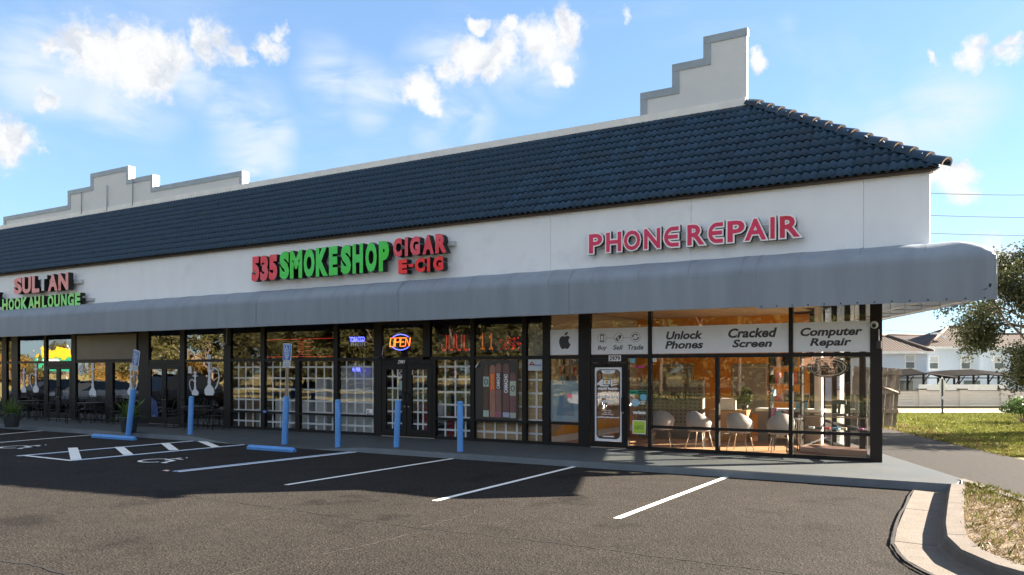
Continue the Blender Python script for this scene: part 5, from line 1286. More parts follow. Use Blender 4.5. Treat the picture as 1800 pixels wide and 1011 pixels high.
# ------------------------------------------------------------------ bollards, posts, wheel stops
def bollard(px, py, pyt, label, tilt=0, tx=0):
    x, y = G(px, py); r = thing('bollard', label, 'bollard', (x, y, 0), group='blue bollards along the kerb')
    h = (py-pyt)*(-.5125*x+.8587*y)/FPX; R = .072
    MB().lathe([(R+.004,0),(R,.02),(R,h-.06),(R*.97,h-.055),(R*.97,h-.04),(R,h-.035),(R*.96,h-.01),(R*.6,h+.008),(0,h+.012)], (x,y,0), 20).build('sleeve', mBlue, r)
    MB().lathe([(R+.012,0),(R+.014,.03),(R+.002,.05)], (x,y,.0), 16).build('collar', mBlue, r)
    r.rotation_euler = (0, tilt, 0); return r
bollard(334, 772, 697, 'blue bollard in front of the lounge window, leftmost of the five', math.radians(3))
bollard(594, 790, 703, 'straight blue bollard left of the smoke shop double door', 0)
bollard(696.5, 796, 704, 'blue bollard leaning right in front of the smoke shop door', math.radians(2.6))
bollard(809, 804, 706, 'blue bollard in front of the window left of the cigar poster', 0)
def post_sign(px, py, pyt, label, tilt, back=0):
    x, y = G(px, py); zc = -.5125*x+.8587*y; s = zc/FPX
    r = thing('parking_sign', label, 'sign', (x, y, 0), group='accessible parking signs on blue sleeved posts')
    h = (py-pyt)*s; R = .082
    MB().lathe([(R+.006,0),(R,.03),(R,h-.02),(R*.9,h),(0,h+.004)], (x,y,0), 20).build('sleeve', mBlue, r)
    hs = (py-(604 if px > 400 else 612))*s
    for dx in (-.03,.03): MB().box(x+dx-.014, x+dx+.014, y-.02, y+.02, h, hs-.02).build('post', mGalv, r)
    W, Hh = .305, .46; zt = hs
    pl = MB().prism_xz(rrect(x-W/2,x+W/2,zt-Hh,zt,.03), y-.032, y-.024).build('blue_plate', mWhite, r)
    MB().prism_xz(rrect(x-W/2+.012,x+W/2-.012,zt-Hh+.012,zt-.012,.025), y-.036, y-.0325).build('print', mSignBlue, pl)
    m = MB(); m.ribbon(rrect(x-.085,x+.085,zt-.23,zt-.035,.015), .009, y-.040, y-.0365, closed=True); k = .17
    for i, (pts, w) in enumerate(access_strokes()):
        yy = y-.040-.0005*i; pp = [(x+(u-.62)*k*.9, zt-.22+(v)*k) for u, v in pts]
        if i == 0: m.prism_xz(arc(pp[0][0],pp[0][1],.013,.013,0,360,10)[:-1], yy-.003, yy)
        else: m.ribbon(pp, w*k*1.1, yy-.003, yy)
    m.build('access_symbol', mWhite, pl)
    for i, t in enumerate(('PARKING BY','DISABLED','PERMIT','ONLY')):
        w = [.2,.17,.13,.1][i]; text_flat('lettering', t, x-w/2, x+w/2, zt-.29-i*.047, zt-.257-i*.047, y-.039, mWhite, pl, .02)
    MB().prism_xz(rrect(x-.14,x+.14,zt-Hh-.17,zt-Hh-.015,.02), y-.031, y-.024).build('lower_plate', M('faded_plate',(.50,.54,.56),.5), r)
    m = MB()
    for k_ in range(2): m.box(x-.1,x+.1,y-.034,y-.0315,zt-Hh-.08-k_*.05,zt-Hh-.068-k_*.05)
    m.build('faded_print', mSignBlue, r)
    for z in (zt-.03, zt-Hh+.03): MB().box(x-.012,x+.012,y-.046,y-.041,z-.01,z+.01).build('bolt', mGalv, r)
    r.rotation_euler = tilt; return r
post_sign(500, 783, 697, 'accessible parking sign on the nearly upright blue sleeved post before the smoke shop', (0, math.radians(3.0), 0))
post_sign(225, 770, 681, 'accessible parking sign on the strongly leaning blue sleeved post by the lounge', (math.radians(2), math.radians(13), 0))
def wheel_stop(a, b, label):
    xa_, ya_ = G(*a); xb_, yb_ = G(*b); ya_ = yb_ = (ya_+yb_)/2
    m = MB(); x0, x1 = xa_, xb_; L2_ = [(0,0),(.0,.06),(.05,.11),(.11,.11),(.16,.06),(.16,0)]
    vs = [(x, ya_-.08+u, z) for x in (x0, x0+.07, x1-.07, x1) for u, z in (L2_ if x not in (x0, x1) else [(u*.7+.024, z*.8) for u, z in L2_])]
    fs = [(i*6+j, i*6+j+1, (i+1)*6+j+1, (i+1)*6+j) for i in range(3) for j in range(5)]+[(0,1,2,3,4,5),(23,22,21,20,19,18)]
    m.add(vs, fs); tag(m.build('wheel_stop', mBlueC), label, 'wheel stop', 'blue wheel stops')
wheel_stop((428,790),(526,794), 'blue concrete wheel stop in front of the upright sign post')
wheel_stop((162,769),(239,774), 'blue concrete wheel stop at the foot of the leaning sign post')

# ------------------------------------------------------------------ bistro furniture
def bistro_chair():
    r = thing('bistro_chair', '', 'chair'); I = mIron
    for s_ in (-1,1):
        MB().tube([(s_*.21,-.2,0),(s_*.20,-.2,.3),(s_*.205,-.19,.52),(s_*.22,-.13,.63),(s_*.225,.02,.655),(s_*.22,.14,.64),(s_*.21,.19,.62)], .011, n=5).build('front_leg', I, r)
        MB().tube([(s_*.20,.27,0),(s_*.18,.19,.3),(s_*.19,.17,.45),(s_*.21,.22,.70),(s_*.17,.26,.86)], .011, n=5).build('rear_leg', I, r)
    MB().tube([(-.17,.26,.86),(-.09,.275,.93),(0,.28,.95),(.09,.275,.93),(.17,.26,.86)], .011, n=5).build('top_rail', I, r)
    m = MB(); m.tube([(-.20,-.18,.44),(.20,-.18,.44),(.19,.17,.44),(-.19,.17,.44)], .01, n=5, closed=True)
    for k in range(7): y = -.14+k*.045; m.box(-.19,.19,y,y+.02,.436,.444)
    m.build('seat', I, r)
    m = MB(); m.tube([(-.16,.21,.52),(-.05,.24,.7),(-.12,.27,.9)], .007, n=4).tube([(.16,.21,.52),(.05,.24,.7),(.12,.27,.9)], .007, n=4).tube([(0,.2,.46),(0,.26,.7),(0,.28,.94)], .007, n=4).tube([(-.20,.2,.56),(.20,.2,.56)], .007, n=4)
    m.build('backrest', I, r); return r
def bistro_table():
    r = thing('bistro_table', '', 'table')
    MB().lathe([(.43,.70),(.45,.705),(.45,.73),(.43,.735),(0,.735)], (0,0,0), 24).build('top', mIron, r)
    for a in (45,135,225,315):
        c, s_ = math.cos(math.radians(a)), math.sin(math.radians(a)); MB().tube([(c*.38,s_*.38,.70),(c*.16,s_*.16,.45),(c*.14,s_*.14,.3),(c*.36,s_*.36,0)], .011, n=5).build('leg', mIron, r)
    return r
bt, bc = bistro_table(), bistro_chair()
tspots = [(345,'bistro table behind the blue bollard left of the smoke shop',17.05),(160,'middle bistro table left of the leaning sign post',17.1),(55,'bistro table in front of the wide left pane',17.1),(-45,'bistro table at the left frame edge',17.1)]
def cp(src, label, group, x, y, rz):
    o = copy_tree(src); o.location = (x, y, WZ); o.rotation_euler = (0,0,rz); o['label'] = label; o['group'] = group; return o
for i, (px, lab, y) in enumerate(tspots): cp(bt, lab, 'bistro tables outside the lounge', fx(px,y), y, .3*i)
cspots = [(308,17.15,-1.7,'bistro chair facing the table by the lounge door'),(375,17.15,1.6,'bistro chair right of the table behind the blue bollard'),(347,17.6,.1,'bistro chair against the window behind the bollard table'),
          (101,17.0,-1.5,'bistro chair left of the middle table'),(128,16.7,-2.0,'bistro chair in front of the far double door, turned to the table'),(150,17.6,.2,'bistro chair against the glass behind the middle table'),(178,17.5,.9,'bistro chair between the middle table and the fern pot'),(205,17.2,1.5,'bistro chair behind the potted fern'),
          (38,17.5,-.4,'bistro chair by the wide pane, left of two'),(75,17.3,1.2,'bistro chair right of the table in front of the wide pane'),(18,17.5,.3,'bistro chair beside the leftmost post'),(-5,17.1,1.4,'bistro chair behind the left pot')]
for px, y, rz, lab in cspots: cp(bc, lab, 'bistro chairs outside the lounge', fx(px,y), y, rz)
for s_ in (bt, bc):
    for ch in list(s_.children): bpy.data.objects.remove(ch)
    bpy.data.objects.remove(s_)
# planters with ferns
def planter(x, y, z, label, n=90, big=True):
    r = thing('planter', label, 'planter', (x, y, z), group='potted ferns on the walkway')
    MB().lathe([(.19,0),(.20,.02),(.27,.40),(.275,.43),(.285,.44),(.285,.47),(.26,.47),(.25,.40),(0,.40)], (x,y,z), 24).build('pot', mPot, r)
    m = MB()
    for i in range(n):
        a = random.uniform(0,2*math.pi); e = random.uniform(.25,1.45); L_ = random.uniform(.3,.62); w = .018
        P = []; p = Vector((x+.1*math.cos(a), y+.1*math.sin(a), z+.42)); d = Vector((math.cos(a)*math.cos(e), math.sin(a)*math.cos(e), math.sin(e)))
        for s_ in range(7): P.append(p.copy()); p = p+d*L_/6; d = (d+Vector((0,0,-.16))).normalized()
        for s_ in range(6):
            q = P[s_]; dd = (P[s_+1]-q).normalized(); sd_ = dd.cross(Vector((0,0,1))); sd_ = sd_.normalized() if sd_.length > .01 else Vector((1,0,0))
            for sg_ in (-1,1):
                for t in (.0,.5):
                    b_ = q+dd*t*L_/6; tip = b_+sd_*sg_*(.07*(1-s_/8))+dd*.03; m.add([b_, b_+dd*.022, tip], [(0,1,2)])
    if big:
        for i in range(9):
            a = random.uniform(0,2*math.pi); e = random.uniform(.7,1.4); p = Vector((x,y,z+.45)); d = Vector((math.cos(a)*math.cos(e), math.sin(a)*math.cos(e), math.sin(e))); s_ = d.cross(Vector((0,0,1))).normalized()
            q = p+d*random.uniform(.3,.5); m.add([p-s_*.006,p+s_*.006,q+s_*.006,q-s_*.006], [range(4)]); m.add([q, q+d*.1+s_*.05, q+d*.28, q+d*.1-s_*.05], [range(4)])
    m.build('fronds', mFern, r)
x, y = G(197,762,WZ); planter(x, y+.55, WZ, 'dark pot of fern and broad leaves left of the leaning sign post')
x, y = G(-2,752,WZ); planter(x, y+.4, WZ, 'dark pot of drooping fern cut by the left frame edge', 130, False)
tag(MB().box(fx(255,17.4), fx(320,17.4), 16.95, 17.85, WZ+.004, WZ+.02).build('door_mat', mBlack), 'black rubber mat outside the lounge double door', 'mat')
# ------------------------------------------------------------------ background on the right
random.seed(5)
def croot(name, label, cat, X, Z, z=0, group=None):
    x, y = CW(X, Z); return thing(name, label, cat, (x, y, z), YAW, group)
def cpart(mb, name, mat, r, X, Z, z, label=None, kind=None):      # mb in camera aligned metres -> local of r
    mb.v = [(a-X, b-Z, c-z) for a, b, c in mb.v]
    me = bpy.data.meshes.new(name); me.from_pydata(mb.v, [], mb.f)
    for m_ in (mat if isinstance(mat, (list,tuple)) else [mat]): me.materials.append(m_)
    me.polygons.foreach_set('material_index', mb.m); me.polygons.foreach_set('use_smooth', mb.sm)
    o = bpy.data.objects.new(name, me); COL.objects.link(o); o.parent = r; return tag(o, label=label, kind=kind)
def X_(px, Z): return (px-900)/FPX*Z
def Z_(py, Z): return 2+(652-py)*Z/FPX
# perimeter wall
mBlk = M('block_wall', (.66,.60,.54), .85, var=.08, vs=1.5, bump=.4, bs=10, streak=(.5,.5,6)); ZW = 76.0
pw = croot('perimeter_wall', 'pale block wall with square columns along the far street', 'wall', 45, ZW, -1.4)
cols_ = [1474, 1547, 1620, 1692, 1764, 1837, 1910, 1985]
zt = Z_(687.5, ZW)
for i, c in enumerate(cols_):
    a = X_(c, ZW); m = MB().box(a-.32, a+.32, ZW-.2, ZW+.3, -1.6, zt+.12); cpart(m, 'column', mBlk, pw, 45, ZW, -1.4)
    m = MB().box(a-.38, a+.38, ZW-.26, ZW+.36, zt+.12, zt+.24); cpart(m, 'column_cap', mConc, pw, 45, ZW, -1.4)
    if i < len(cols_)-1:
        b_ = X_(cols_[i+1], ZW)
        for k in range(6):
            h = (zt+1.5)/6; m = MB().box(a+.33, b_-.33, ZW+(.0 if k % 2 else .012), ZW+.15, -1.5+k*h, -1.5+(k+1)*h-.02); cpart(m, 'wall_course', mBlk, pw, 45, ZW, -1.4)
        m = MB().box(a+.33, b_-.33, ZW-.05, ZW+.2, zt, zt+.07); cpart(m, 'coping', mConc, pw, 45, ZW, -1.4)
# low dark hedge strip / street kerb at its foot
m = MB(); cwbox(m, 10, 90, 72.5, 73.2, -1.5, -1.16); m.build('street_kerb', M('dark_kerb', (.05,.045,.03), .9), kind='structure')
m = MB(); cwbox(m, 10, 120, 71.1, 72.4, -1.5, -1.33); m.build('verge', mGrass, kind='structure')
# white vinyl fence behind the wall
vf = croot('vinyl_fence', 'white vinyl fence panels standing behind the block wall', 'fence', 50, 80, -1.4)
xs_ = [X_(p, 80) for p in (1615, 1650, 1685, 1720, 1770)]
for i in range(4): cpart(MB().box(xs_[i]+.02, xs_[i+1]-.02, 80, 80.06, -1.4, Z_(676,80)), 'fence_panel', mWhiteP, vf, 50, 80, -1.4)
cpart(MB().box(X_(1800,80), X_(1860,80), 80, 80.06, -1.4, Z_(677,80)), 'fence_panel', M('tan_panel',(.45,.38,.3),.7), vf, 50, 80, -1.4)
# houses
mHW = M('grey_blue_render', (.50,.57,.66), .8, var=.03); mHW2 = M('lower_render', (.36,.38,.42), .8, var=.04)
def rooftile(name):
    m = bpy.data.materials.new(name); m.use_nodes = True; nt = m.node_tree; N = nt.nodes; L = nt.links; b = N['Principled BSDF']; b.inputs['Roughness'].default_value = .8
    tc = N.new('ShaderNodeTexCoord'); sep = N.new('ShaderNodeSeparateXYZ'); L.new(tc.outputs['Object'], sep.inputs[0])
    def fr(o, s, lo, hi):
        a = N.new('ShaderNodeMath'); a.operation = 'MULTIPLY'; L.new(o, a.inputs[0]); a.inputs[1].default_value = s
        f = N.new('ShaderNodeMath'); f.operation = 'PINGPONG'; L.new(a.outputs[0], f.inputs[0]); f.inputs[1].default_value = .5
        r = N.new('ShaderNodeMapRange'); r.inputs[1].default_value = 0; r.inputs[2].default_value = .5; r.inputs[3].default_value = lo; r.inputs[4].default_value = hi; L.new(f.outputs[0], r.inputs[0]); return r.outputs[0]
    k1 = fr(sep.outputs['X'], 3.0, .6, 1.3); k2 = fr(sep.outputs['Z'], 5.5, .65, 1.25)
    n = N.new('ShaderNodeTexNoise'); n.inputs['Scale'].default_value = 2.2; n.inputs['Detail'].default_value = 6; L.new(tc.outputs['Object'], n.inputs['Vector'])
    cr = N.new('ShaderNodeMixRGB'); L.new(n.outputs['Fac'], cr.inputs[0]); cr.inputs[1].default_value = (.022,.012,.009,1); cr.inputs[2].default_value = (.05,.033,.025,1)
    mu = N.new('ShaderNodeMath'); mu.operation = 'MULTIPLY'; L.new(k1, mu.inputs[0]); L.new(k2, mu.inputs[1])
    s_ = N.new('ShaderNodeVectorMath'); s_.operation = 'SCALE'; L.new(cr.outputs[0], s_.inputs[0]); L.new(mu.outputs[0], s_.inputs['Scale']); L.new(s_.outputs[0], b.inputs['Base Color'])
    bp = N.new('ShaderNodeBump'); bp.inputs['Distance'].default_value = .08; L.new(mu.outputs[0], bp.inputs['Height']); L.new(bp.outputs[0], b.inputs['Normal']); return m
mHR = rooftile('clay_roof'); mSof = M('white_trim', (.70,.70,.68), .6); mWg = M('house_glass', (.08,.11,.12), .12, spec=.8, var=.2); mBl = M('blind', (.42,.45,.45), .6)
ZHs = 90.0
def hip_roof(m, X0, X1, Z0, Z1, ze, zr, ridge, ov=.5):
    X0 -= ov; X1 += ov; Z0 -= ov; Z1 += ov; zm = (Z0+Z1)/2; a, b_ = ridge
    m.add([(X0,Z0,ze),(X1,Z0,ze),(X1,Z1,ze),(X0,Z1,ze),(a,zm,zr),(b_,zm,zr)], [(0,1,5,4),(1,2,5),(2,3,4,5),(3,0,4)])
def ridge(r, p, q, X, Z, z): cpart(MB().tube([p, q], .16, n=6), 'ridge_tile_row', M('pale_ridge', (.10,.075,.06), .8), r, X, Z, z)
def house(label, pxa, pxb, ye, yr, ra, rb, Z, depth, wins, low):
    X0, X1 = X_(pxa,Z), X_(pxb,Z); ze, zr = Z_(ye,Z), Z_(yr,Z); xc = (X0+X1)/2
    r = croot('house', label, 'house', xc, Z, -1.4)
    cpart(MB().box(X0, X1, Z, Z+depth, -1.5, ze), 'wall', mHW, r, xc, Z, -1.4)
    m = MB(); hip_roof(m, X0, X1, Z, Z+depth, ze+.25, zr, (X_(ra,Z+depth/2), X_(rb,Z+depth/2))); rf = cpart(m, 'roof', mHR, r, xc, Z, -1.4)
    cpart(MB().box(X0-.55, X1+.55, Z-.55, Z-.4, ze+.0, ze+.26), 'eave_board', mSof, r, xc, Z, -1.4)
    cpart(MB().box(X0-.5, X1+.5, Z-.4, Z+.0, ze+.0, ze+.05), 'soffit', mSof, r, xc, Z, -1.4)
    zm = Z+depth/2
    for a, b_ in (((X0-.5,Z-.5,ze+.3),(X_(ra,zm),zm,zr+.05)),((X1+.5,Z-.5,ze+.3),(X_(rb,zm),zm,zr+.05)),((X_(ra,zm),zm,zr+.05),(X_(rb,zm),zm,zr+.05))): ridge(r, a, b_, xc, Z, -1.4)
    for a, b_, t, bt in wins:
        w = cpart(MB().box(X_(a,Z)-.12, X_(b_,Z)+.12, Z-.07, Z-.002, Z_(bt,Z)-.12, Z_(t,Z)+.12), 'window', mSof, r, xc, Z, -1.4)
        me_ = lambda mb, nm, mt: cpart(mb, nm, mt, w, xc, Z, -1.4)
        zm_ = (Z_(t,Z)+Z_(bt,Z))/2
        me_(MB().box(X_(a,Z), X_(b_,Z), Z-.085, Z-.072, zm_+.04, Z_(t,Z)), 'upper_pane', mBl); me_(MB().box(X_(a,Z), X_(b_,Z), Z-.085, Z-.072, Z_(bt,Z), zm_-.04), 'lower_pane', mWg)
    return r, xc
wA = [(1592,1606.5,625,647)]
hA, xA = house('two storey grey blue house with a low brown hip roof, nearest the shop corner', 1490, 1629, 622, 587, 1500, 1560, 86, 9, wA, 0)
hB, xB = house('two storey grey blue house with the tall brown hip roof, partly behind the tree', 1632, 1722, 613.5, 570.5, 1666, 1702, 91, 11, [(1634,1648,627,648),(1690,1704,627,648)], 0)
cpart(MB().box(X_(1657,90.5), X_(1675,90.5), 92.6, 93.2, Z_(586,90.5), Z_(583,90.5)), 'roof_vent', mSof, hB, xB, 91, -1.4)
cpart(MB().box(X_(1669,90.5), X_(1675,90.5), 91.9, 92.3, Z_(594,90.5), Z_(589,90.5)), 'roof_vent', mSof, hB, xB, 91, -1.4)
hC, xC = house('long grey blue house behind the oak branches at the right edge', 1700, 1900, 613, 584, 1740, 1860, 94, 12, [(1748,1762,627,648),(1812,1828,627,648)], 0)
hD, xD = house('brown roofed house wing behind, seen over the low hip roof', 1440, 1665, 600, 586.5, 1470, 1655, 100, 10, [], 0)
# screened patio enclosures
mScr = M('dark_screen', (.005,.005,.006), .95, var=.1, spec=.05); mPst = M('dark_post', (.012,.011,.012), .6, spec=.1)
def enclosure(label, pts_px, Z, zb, walls):
    xc = X_((pts_px[0][0]+pts_px[-1][0])/2, Z); r = croot('screen_enclosure', label, 'patio enclosure', xc, Z, -1.4)
    for i in range(len(pts_px)-1):
        (a, ya), (b_, yb) = pts_px[i], pts_px[i+1]
        P = [(X_(a,Z),Z,Z_(min(ya+9,664),Z)),(X_(b_,Z),Z,Z_(min(yb+9,664),Z)),(X_(b_,Z),Z+3.2,Z_(yb,Z+3.2)),(X_(a,Z),Z+3.2,Z_(ya,Z+3.2))]
        cpart(MB().add(P, [range(4)]), 'roof_screen', mScr, r, xc, Z, -1.4)
        cpart(MB().tube([P[0], P[1]], .09, n=4), 'beam', mPst, r, xc, Z, -1.4)
    for px in walls:
        ya = None
        for i in range(len(pts_px)-1):
            if pts_px[i][0] <= px <= pts_px[i+1][0]:
                t = (px-pts_px[i][0])/(pts_px[i+1][0]-pts_px[i][0]); ya = pts_px[i][1]*(1-t)+pts_px[i+1][1]*t
        cpart(MB().box(X_(px,Z)-.08, X_(px,Z)+.08, Z, Z+.16, -1.4, Z_(min(ya+9,664),Z)-.02), 'post', mPst, r, xc, Z, -1.4)
        cpart(MB().tube([(X_(px,Z),Z+.08,Z_(min(ya+9,664),Z)-.9),(X_(px,Z)+.6,Z+.08,Z_(min(ya+9,664),Z)-.1)], .06, n=4), 'brace', mPst, r, xc, Z, -1.4)
    cpart(MB().box(X_(walls[0],Z), X_(walls[-1],Z), Z+.05, Z+.12, Z_(664.5,Z)-.05, Z_(664.5,Z)+.05), 'rail', mPst, r, xc, Z, -1.4)
enclosure('dark screened patio with a pitched roof behind the block wall, left one', [(1560,654),(1584,652),(1629,647.5),(1682,664)], 82, 0, (1572,1596,1624,1650,1678))
enclosure('dark screened patio with a pitched roof behind the block wall, right one', [(1655,654),(1690,651),(1738,649),(1800,655),(1850,650)], 83, 0, (1660,1686,1712,1738,1756,1788,1820,1848))
for px0, px1, z0, z1, lab in ((1560,1604,669,704,'sliding door'),):
    cpart(MB().box(X_(1582,86), X_(1604,86), 85.9, 85.99, -1.4, Z_(669,86)), 'patio_door', mWg, hA, xA, 86, -1.4)
cpart(MB().box(X_(1694,91), X_(1722,91), 90.88, 90.98, -1.4, Z_(669,91)), 'patio_door', mWg, hB, xB, 91, -1.4)
# timber fence corner leaning at the end of the lane
mTim = M('weathered_timber', (.19,.155,.125), .85, orand=.35, var=.35, vs=2.5, bump=.6, bs=12, streak=(5,5,.6), col2=(.08,.062,.048), c2s=.54, c2scale=2)
FZ = 28.6; fr_ = croot('timber_fence', 'weathered leaning timber fence gate just past the shop corner', 'fence', X_(1568,FZ), FZ, 0)
n = 11; pa, pb = 1500, 1583
for i in range(n):
    a = X_(pa+(pb-pa)*i/n, FZ); b_ = X_(pa+(pb-pa)*(i+1)/n, FZ)-.008; tp = Z_(645.5+(i-5)*.4+random.uniform(-.6,.8), FZ); lean = -.16
    w = .03; FZ = 28.6+(i % 2)*.02
    m = MB(); m.v = [(a+lean,FZ,.03),(b_+lean,FZ,.03),(b_+lean,FZ+w,.03),(a+lean,FZ+w,.03),(a,FZ,tp),(b_,FZ,tp),(b_,FZ+w,tp),(a,FZ+w,tp)]
    m.f = [(0,3,2,1),(4,5,6,7),(0,1,5,4),(1,2,6,5),(2,3,7,6),(3,0,4,7)]; m.m = [0]*6; m.sm = [False]*6
    cpart(m, 'board', mTim, fr_, X_(1568,FZ), FZ, 0)
FZ = 28.6
for y_, off in ((655,.0),(689,-.06),(722,-.12)):
    m = MB().box(X_(pa,FZ)+off, X_(pb,FZ)+off+.03, FZ-.045, FZ-.004, Z_(y_,FZ)-.09, Z_(y_,FZ)+.05); cpart(m, 'rail', mTim, fr_, X_(1568,FZ), FZ, 0)
m = MB().tube([(X_(1530,FZ),FZ-.06,Z_(672,FZ)),(X_(1578,FZ),FZ-.06,Z_(691,FZ))], .05, n=4); cpart(m, 'brace', mTim, fr_, X_(1568,FZ), FZ, 0)
# diamond road sign seen from behind
Zs_ = 58; ds = croot('road_sign', 'diamond road sign on a dark post seen from behind at the far lawn edge', 'sign', X_(1657,Zs_), Zs_, -1.3)
cpart(MB().box(X_(1657,Zs_)-.05, X_(1657,Zs_)+.05, Zs_, Zs_+.08, Z_(728,Zs_), Z_(666,Zs_)), 'post', mInk, ds, X_(1657,Zs_), Zs_, -1.3)
x = X_(1657.5,Zs_); z = Z_(678,Zs_); h = 16*Zs_/FPX; w = 9.3*Zs_/FPX
cpart(MB().prism_xz([(x,z-h),(x+w,z),(x,z+h),(x-w,z)], Zs_+.10, Zs_+.12), 'plate', M('plate_back', (.88,.86,.78), .5), ds, X_(1657,Zs_), Zs_, -1.3)
cpart(MB().prism_xz([(x-.04,z-h*1.55),(x+.04,z-h*1.35),(x-.0,z-h*1.1),(x-.12,z-h*1.3)], Zs_-.03, Zs_-.02), 'small_plate', mSof, ds, X_(1657,Zs_), Zs_, -1.3)
# power lines
for i, (ya, yb, Z, lab) in enumerate(((336,341,70,'topmost thin power line at the right edge'),(374,381,70,'middle thin power line at the right edge'),(405,413,70,'lower thin power line behind the oak top'),(577,596,110,'faint power line low over the house roofs'))):
    Xa, Xb = X_(1400,Z), X_(2000,Z); za = Z_(ya-.02*235,Z); zb_ = Z_(yb+.02*200,Z)
    pts = []
    for k in range(9):
        t = k/8; p = CW(Xa+(Xb-Xa)*t, Z); pts.append((p[0], p[1], za+(zb_-za)*t-1.2*(4*t*(1-t))*.4+.3))
    tag(MB().tube(pts, .022, n=4).build('power_line', mInk), lab, 'power line', 'power lines')

# ------------------------------------------------------------------ trees
def rnd(): return Vector((random.gauss(0,1), random.gauss(0,1), random.gauss(0,1))).normalized()
def branch(mb, tips, p, d, L_, r, depth, spread=.55, grav=-.02):
    pts = [p.copy()]; n = 4
    for i in range(n): d = (d+rnd()*.16+Vector((0,0,grav))).normalized(); p = p+d*L_/n; pts.append(p.copy())
    mb.tube(pts, r, n=6 if r > .04 else 4, r2=r*.6)
    if depth <= 2: tips += [(q, depth) for q in pts[1:]]
    if depth == 0: return
    for k in range(random.choice((2,3,3))+(1 if depth == 2 else 0)):
        dd = (d+rnd()*spread+Vector((0,0,.06))).normalized(); branch(mb, tips, pts[random.choice((2,3,4,4))], dd, L_*random.uniform(.62,.82), r*.58, depth-1, spread, grav)
def leafy(tips, per, s, spread, mb):
    for q, dpt in tips:
        for _ in range(per):
            p = q+rnd()*spread*random.random()**.6; a = rnd(); b_ = a.cross(rnd()).normalized(); k = s*random.uniform(.6,1.35)
            mb.add([p-a*k*.5, p+b_*k*.3, p+a*k*.5, p-b_*k*.3], [range(4)])
def tree_meshes(seed, H, r, depth, per, s, spread, dirs, L0, grav=-.02):
    random.seed(seed); mb = MB(); tips = []
    base = Vector((0,0,-.3)); top = Vector((random.uniform(-.2,.2), random.uniform(-.2,.2), H))
    mb.tube([base, (base+top)/2+Vector((.05,.03,0)), top], r, n=9, r2=r*.7)
    for d in dirs: branch(mb, tips, top-Vector((0,0,random.uniform(0,.35)*H)), Vector(d).normalized(), L0*random.uniform(.85,1.15), r*.55, depth, .6, grav)
    lf = MB(); leafy(tips, per, s, spread, lf); return mb, lf
def mk_mesh(mb, name, mat):
    me = bpy.data.meshes.new(name); me.from_pydata(mb.v, [], mb.f); me.materials.append(mat); me.polygons.foreach_set('use_smooth', mb.sm); return me
def tree(name, label, cat, x, y, z, mt, mf, rz=0, sc=1, group=None):
    r = thing(name, label, cat, (x, y, z), rz, group); r.scale = (sc,)*3; mesh_obj('trunk', mt, r); mesh_obj('crown', mf, r); return r
# oak at the right edge
a, b_ = tree_meshes(21, 1.9, .14, 4, 27, .085, .38, [(-1,.1,.75),(-.6,-.6,.9),(.5,.4,1),(.8,-.5,.7),(-.3,.7,.9),(-1,-.3,.15),(0,0,1.2)], 1.75, -.03)
mt, mf = mk_mesh(a, 'trunk', mBark), mk_mesh(b_, 'crown', mOak)
x, y = CW(X_(1925,26.0), 26.0); tree('oak_tree', 'small leaved oak at the right edge, its thin branches reaching over the houses', 'tree', x, y, 0, mt, mf, YAW+.2, 1.12)
# trees out of the frame to the right whose shade falls on the island and the lot
a, b_ = tree_meshes(4, 2.4, .22, 4, 20, .15, .55, [(1,0,.6),(-1,.2,.7),(0,1,.7),(.2,-1,.6),(.1,.1,1.2)], 2.0)
mt2, mf2 = mk_mesh(a, 'trunk', mBark), mk_mesh(b_, 'crown', mTreeB)
tree('oak_tree', 'bushy oak on the verge beyond the right frame edge', 'tree', 8.0, 12.4, 0, mt2, mf2, 1, .78)
# shrub at the right edge
sb_ = CW(X_(1800,30.5), 30.5); sr = thing('shrub', 'low green shrub on the lawn at the right frame edge', 'shrub', (sb_[0], sb_[1], 0))
m = MB(); random.seed(8)
for i in range(26):
    a = random.uniform(0,2*math.pi); e = random.uniform(.2,1.3); d = Vector((math.cos(a)*math.cos(e), math.sin(a)*math.cos(e), math.sin(e))); m.tube([Vector((sb_[0],sb_[1],0)), Vector((sb_[0],sb_[1],0))+d*.75], .012, n=4)
m.build('stems', mBark, sr)
m = MB(); leaves(m, 1500, (sb_[0],sb_[1],.42), (.85,.7,.62), .13, hemi=True); m.build('foliage', M('shrub_leaf', (.07,.13,.03), .5, var=.5, vs=3, trans=.3), sr)
# trees, palms, hedge and houses behind the camera, seen mirrored in the glass
random.seed(31)
a, b_ = tree_meshes(14, 2.6, .24, 4, 7, .30, .75, [(1,0,.6),(-1,.2,.7),(0,1,.7),(.2,-1,.6),(.1,.1,1.2),(-.6,-.6,.8)], 2.5)
mt3, mf3 = mk_mesh(a, 'trunk', mBark), mk_mesh(b_, 'crown', mTreeB)
k = 0
for i in range(21):
    x = -78+i*4.9+random.uniform(-1.5,1.5); y = -25-random.uniform(0,7)
    if -14 < x < -3: continue
    tree('roadside_tree', ['bushy tree across the road behind the camera','broad tree across the road behind the camera','leafy tree across the road behind the camera'][i % 3], 'tree', x, y, 0, mt3, mf3, random.uniform(0,6), random.uniform(.8,1.25), 'trees across the road')
a, b_ = tree_meshes(17, 2.0, .2, 4, 8, .28, .7, [(1,0,.5),(-1,.2,.5),(0,1,.6),(.2,-1,.5),(.1,.1,1)], 2.1)
mt4, mf4 = mk_mesh(a, 'trunk', mBark), mk_mesh(b_, 'crown', leafmat('autumn_leaf', (.26,.16,.04), .2, .5))
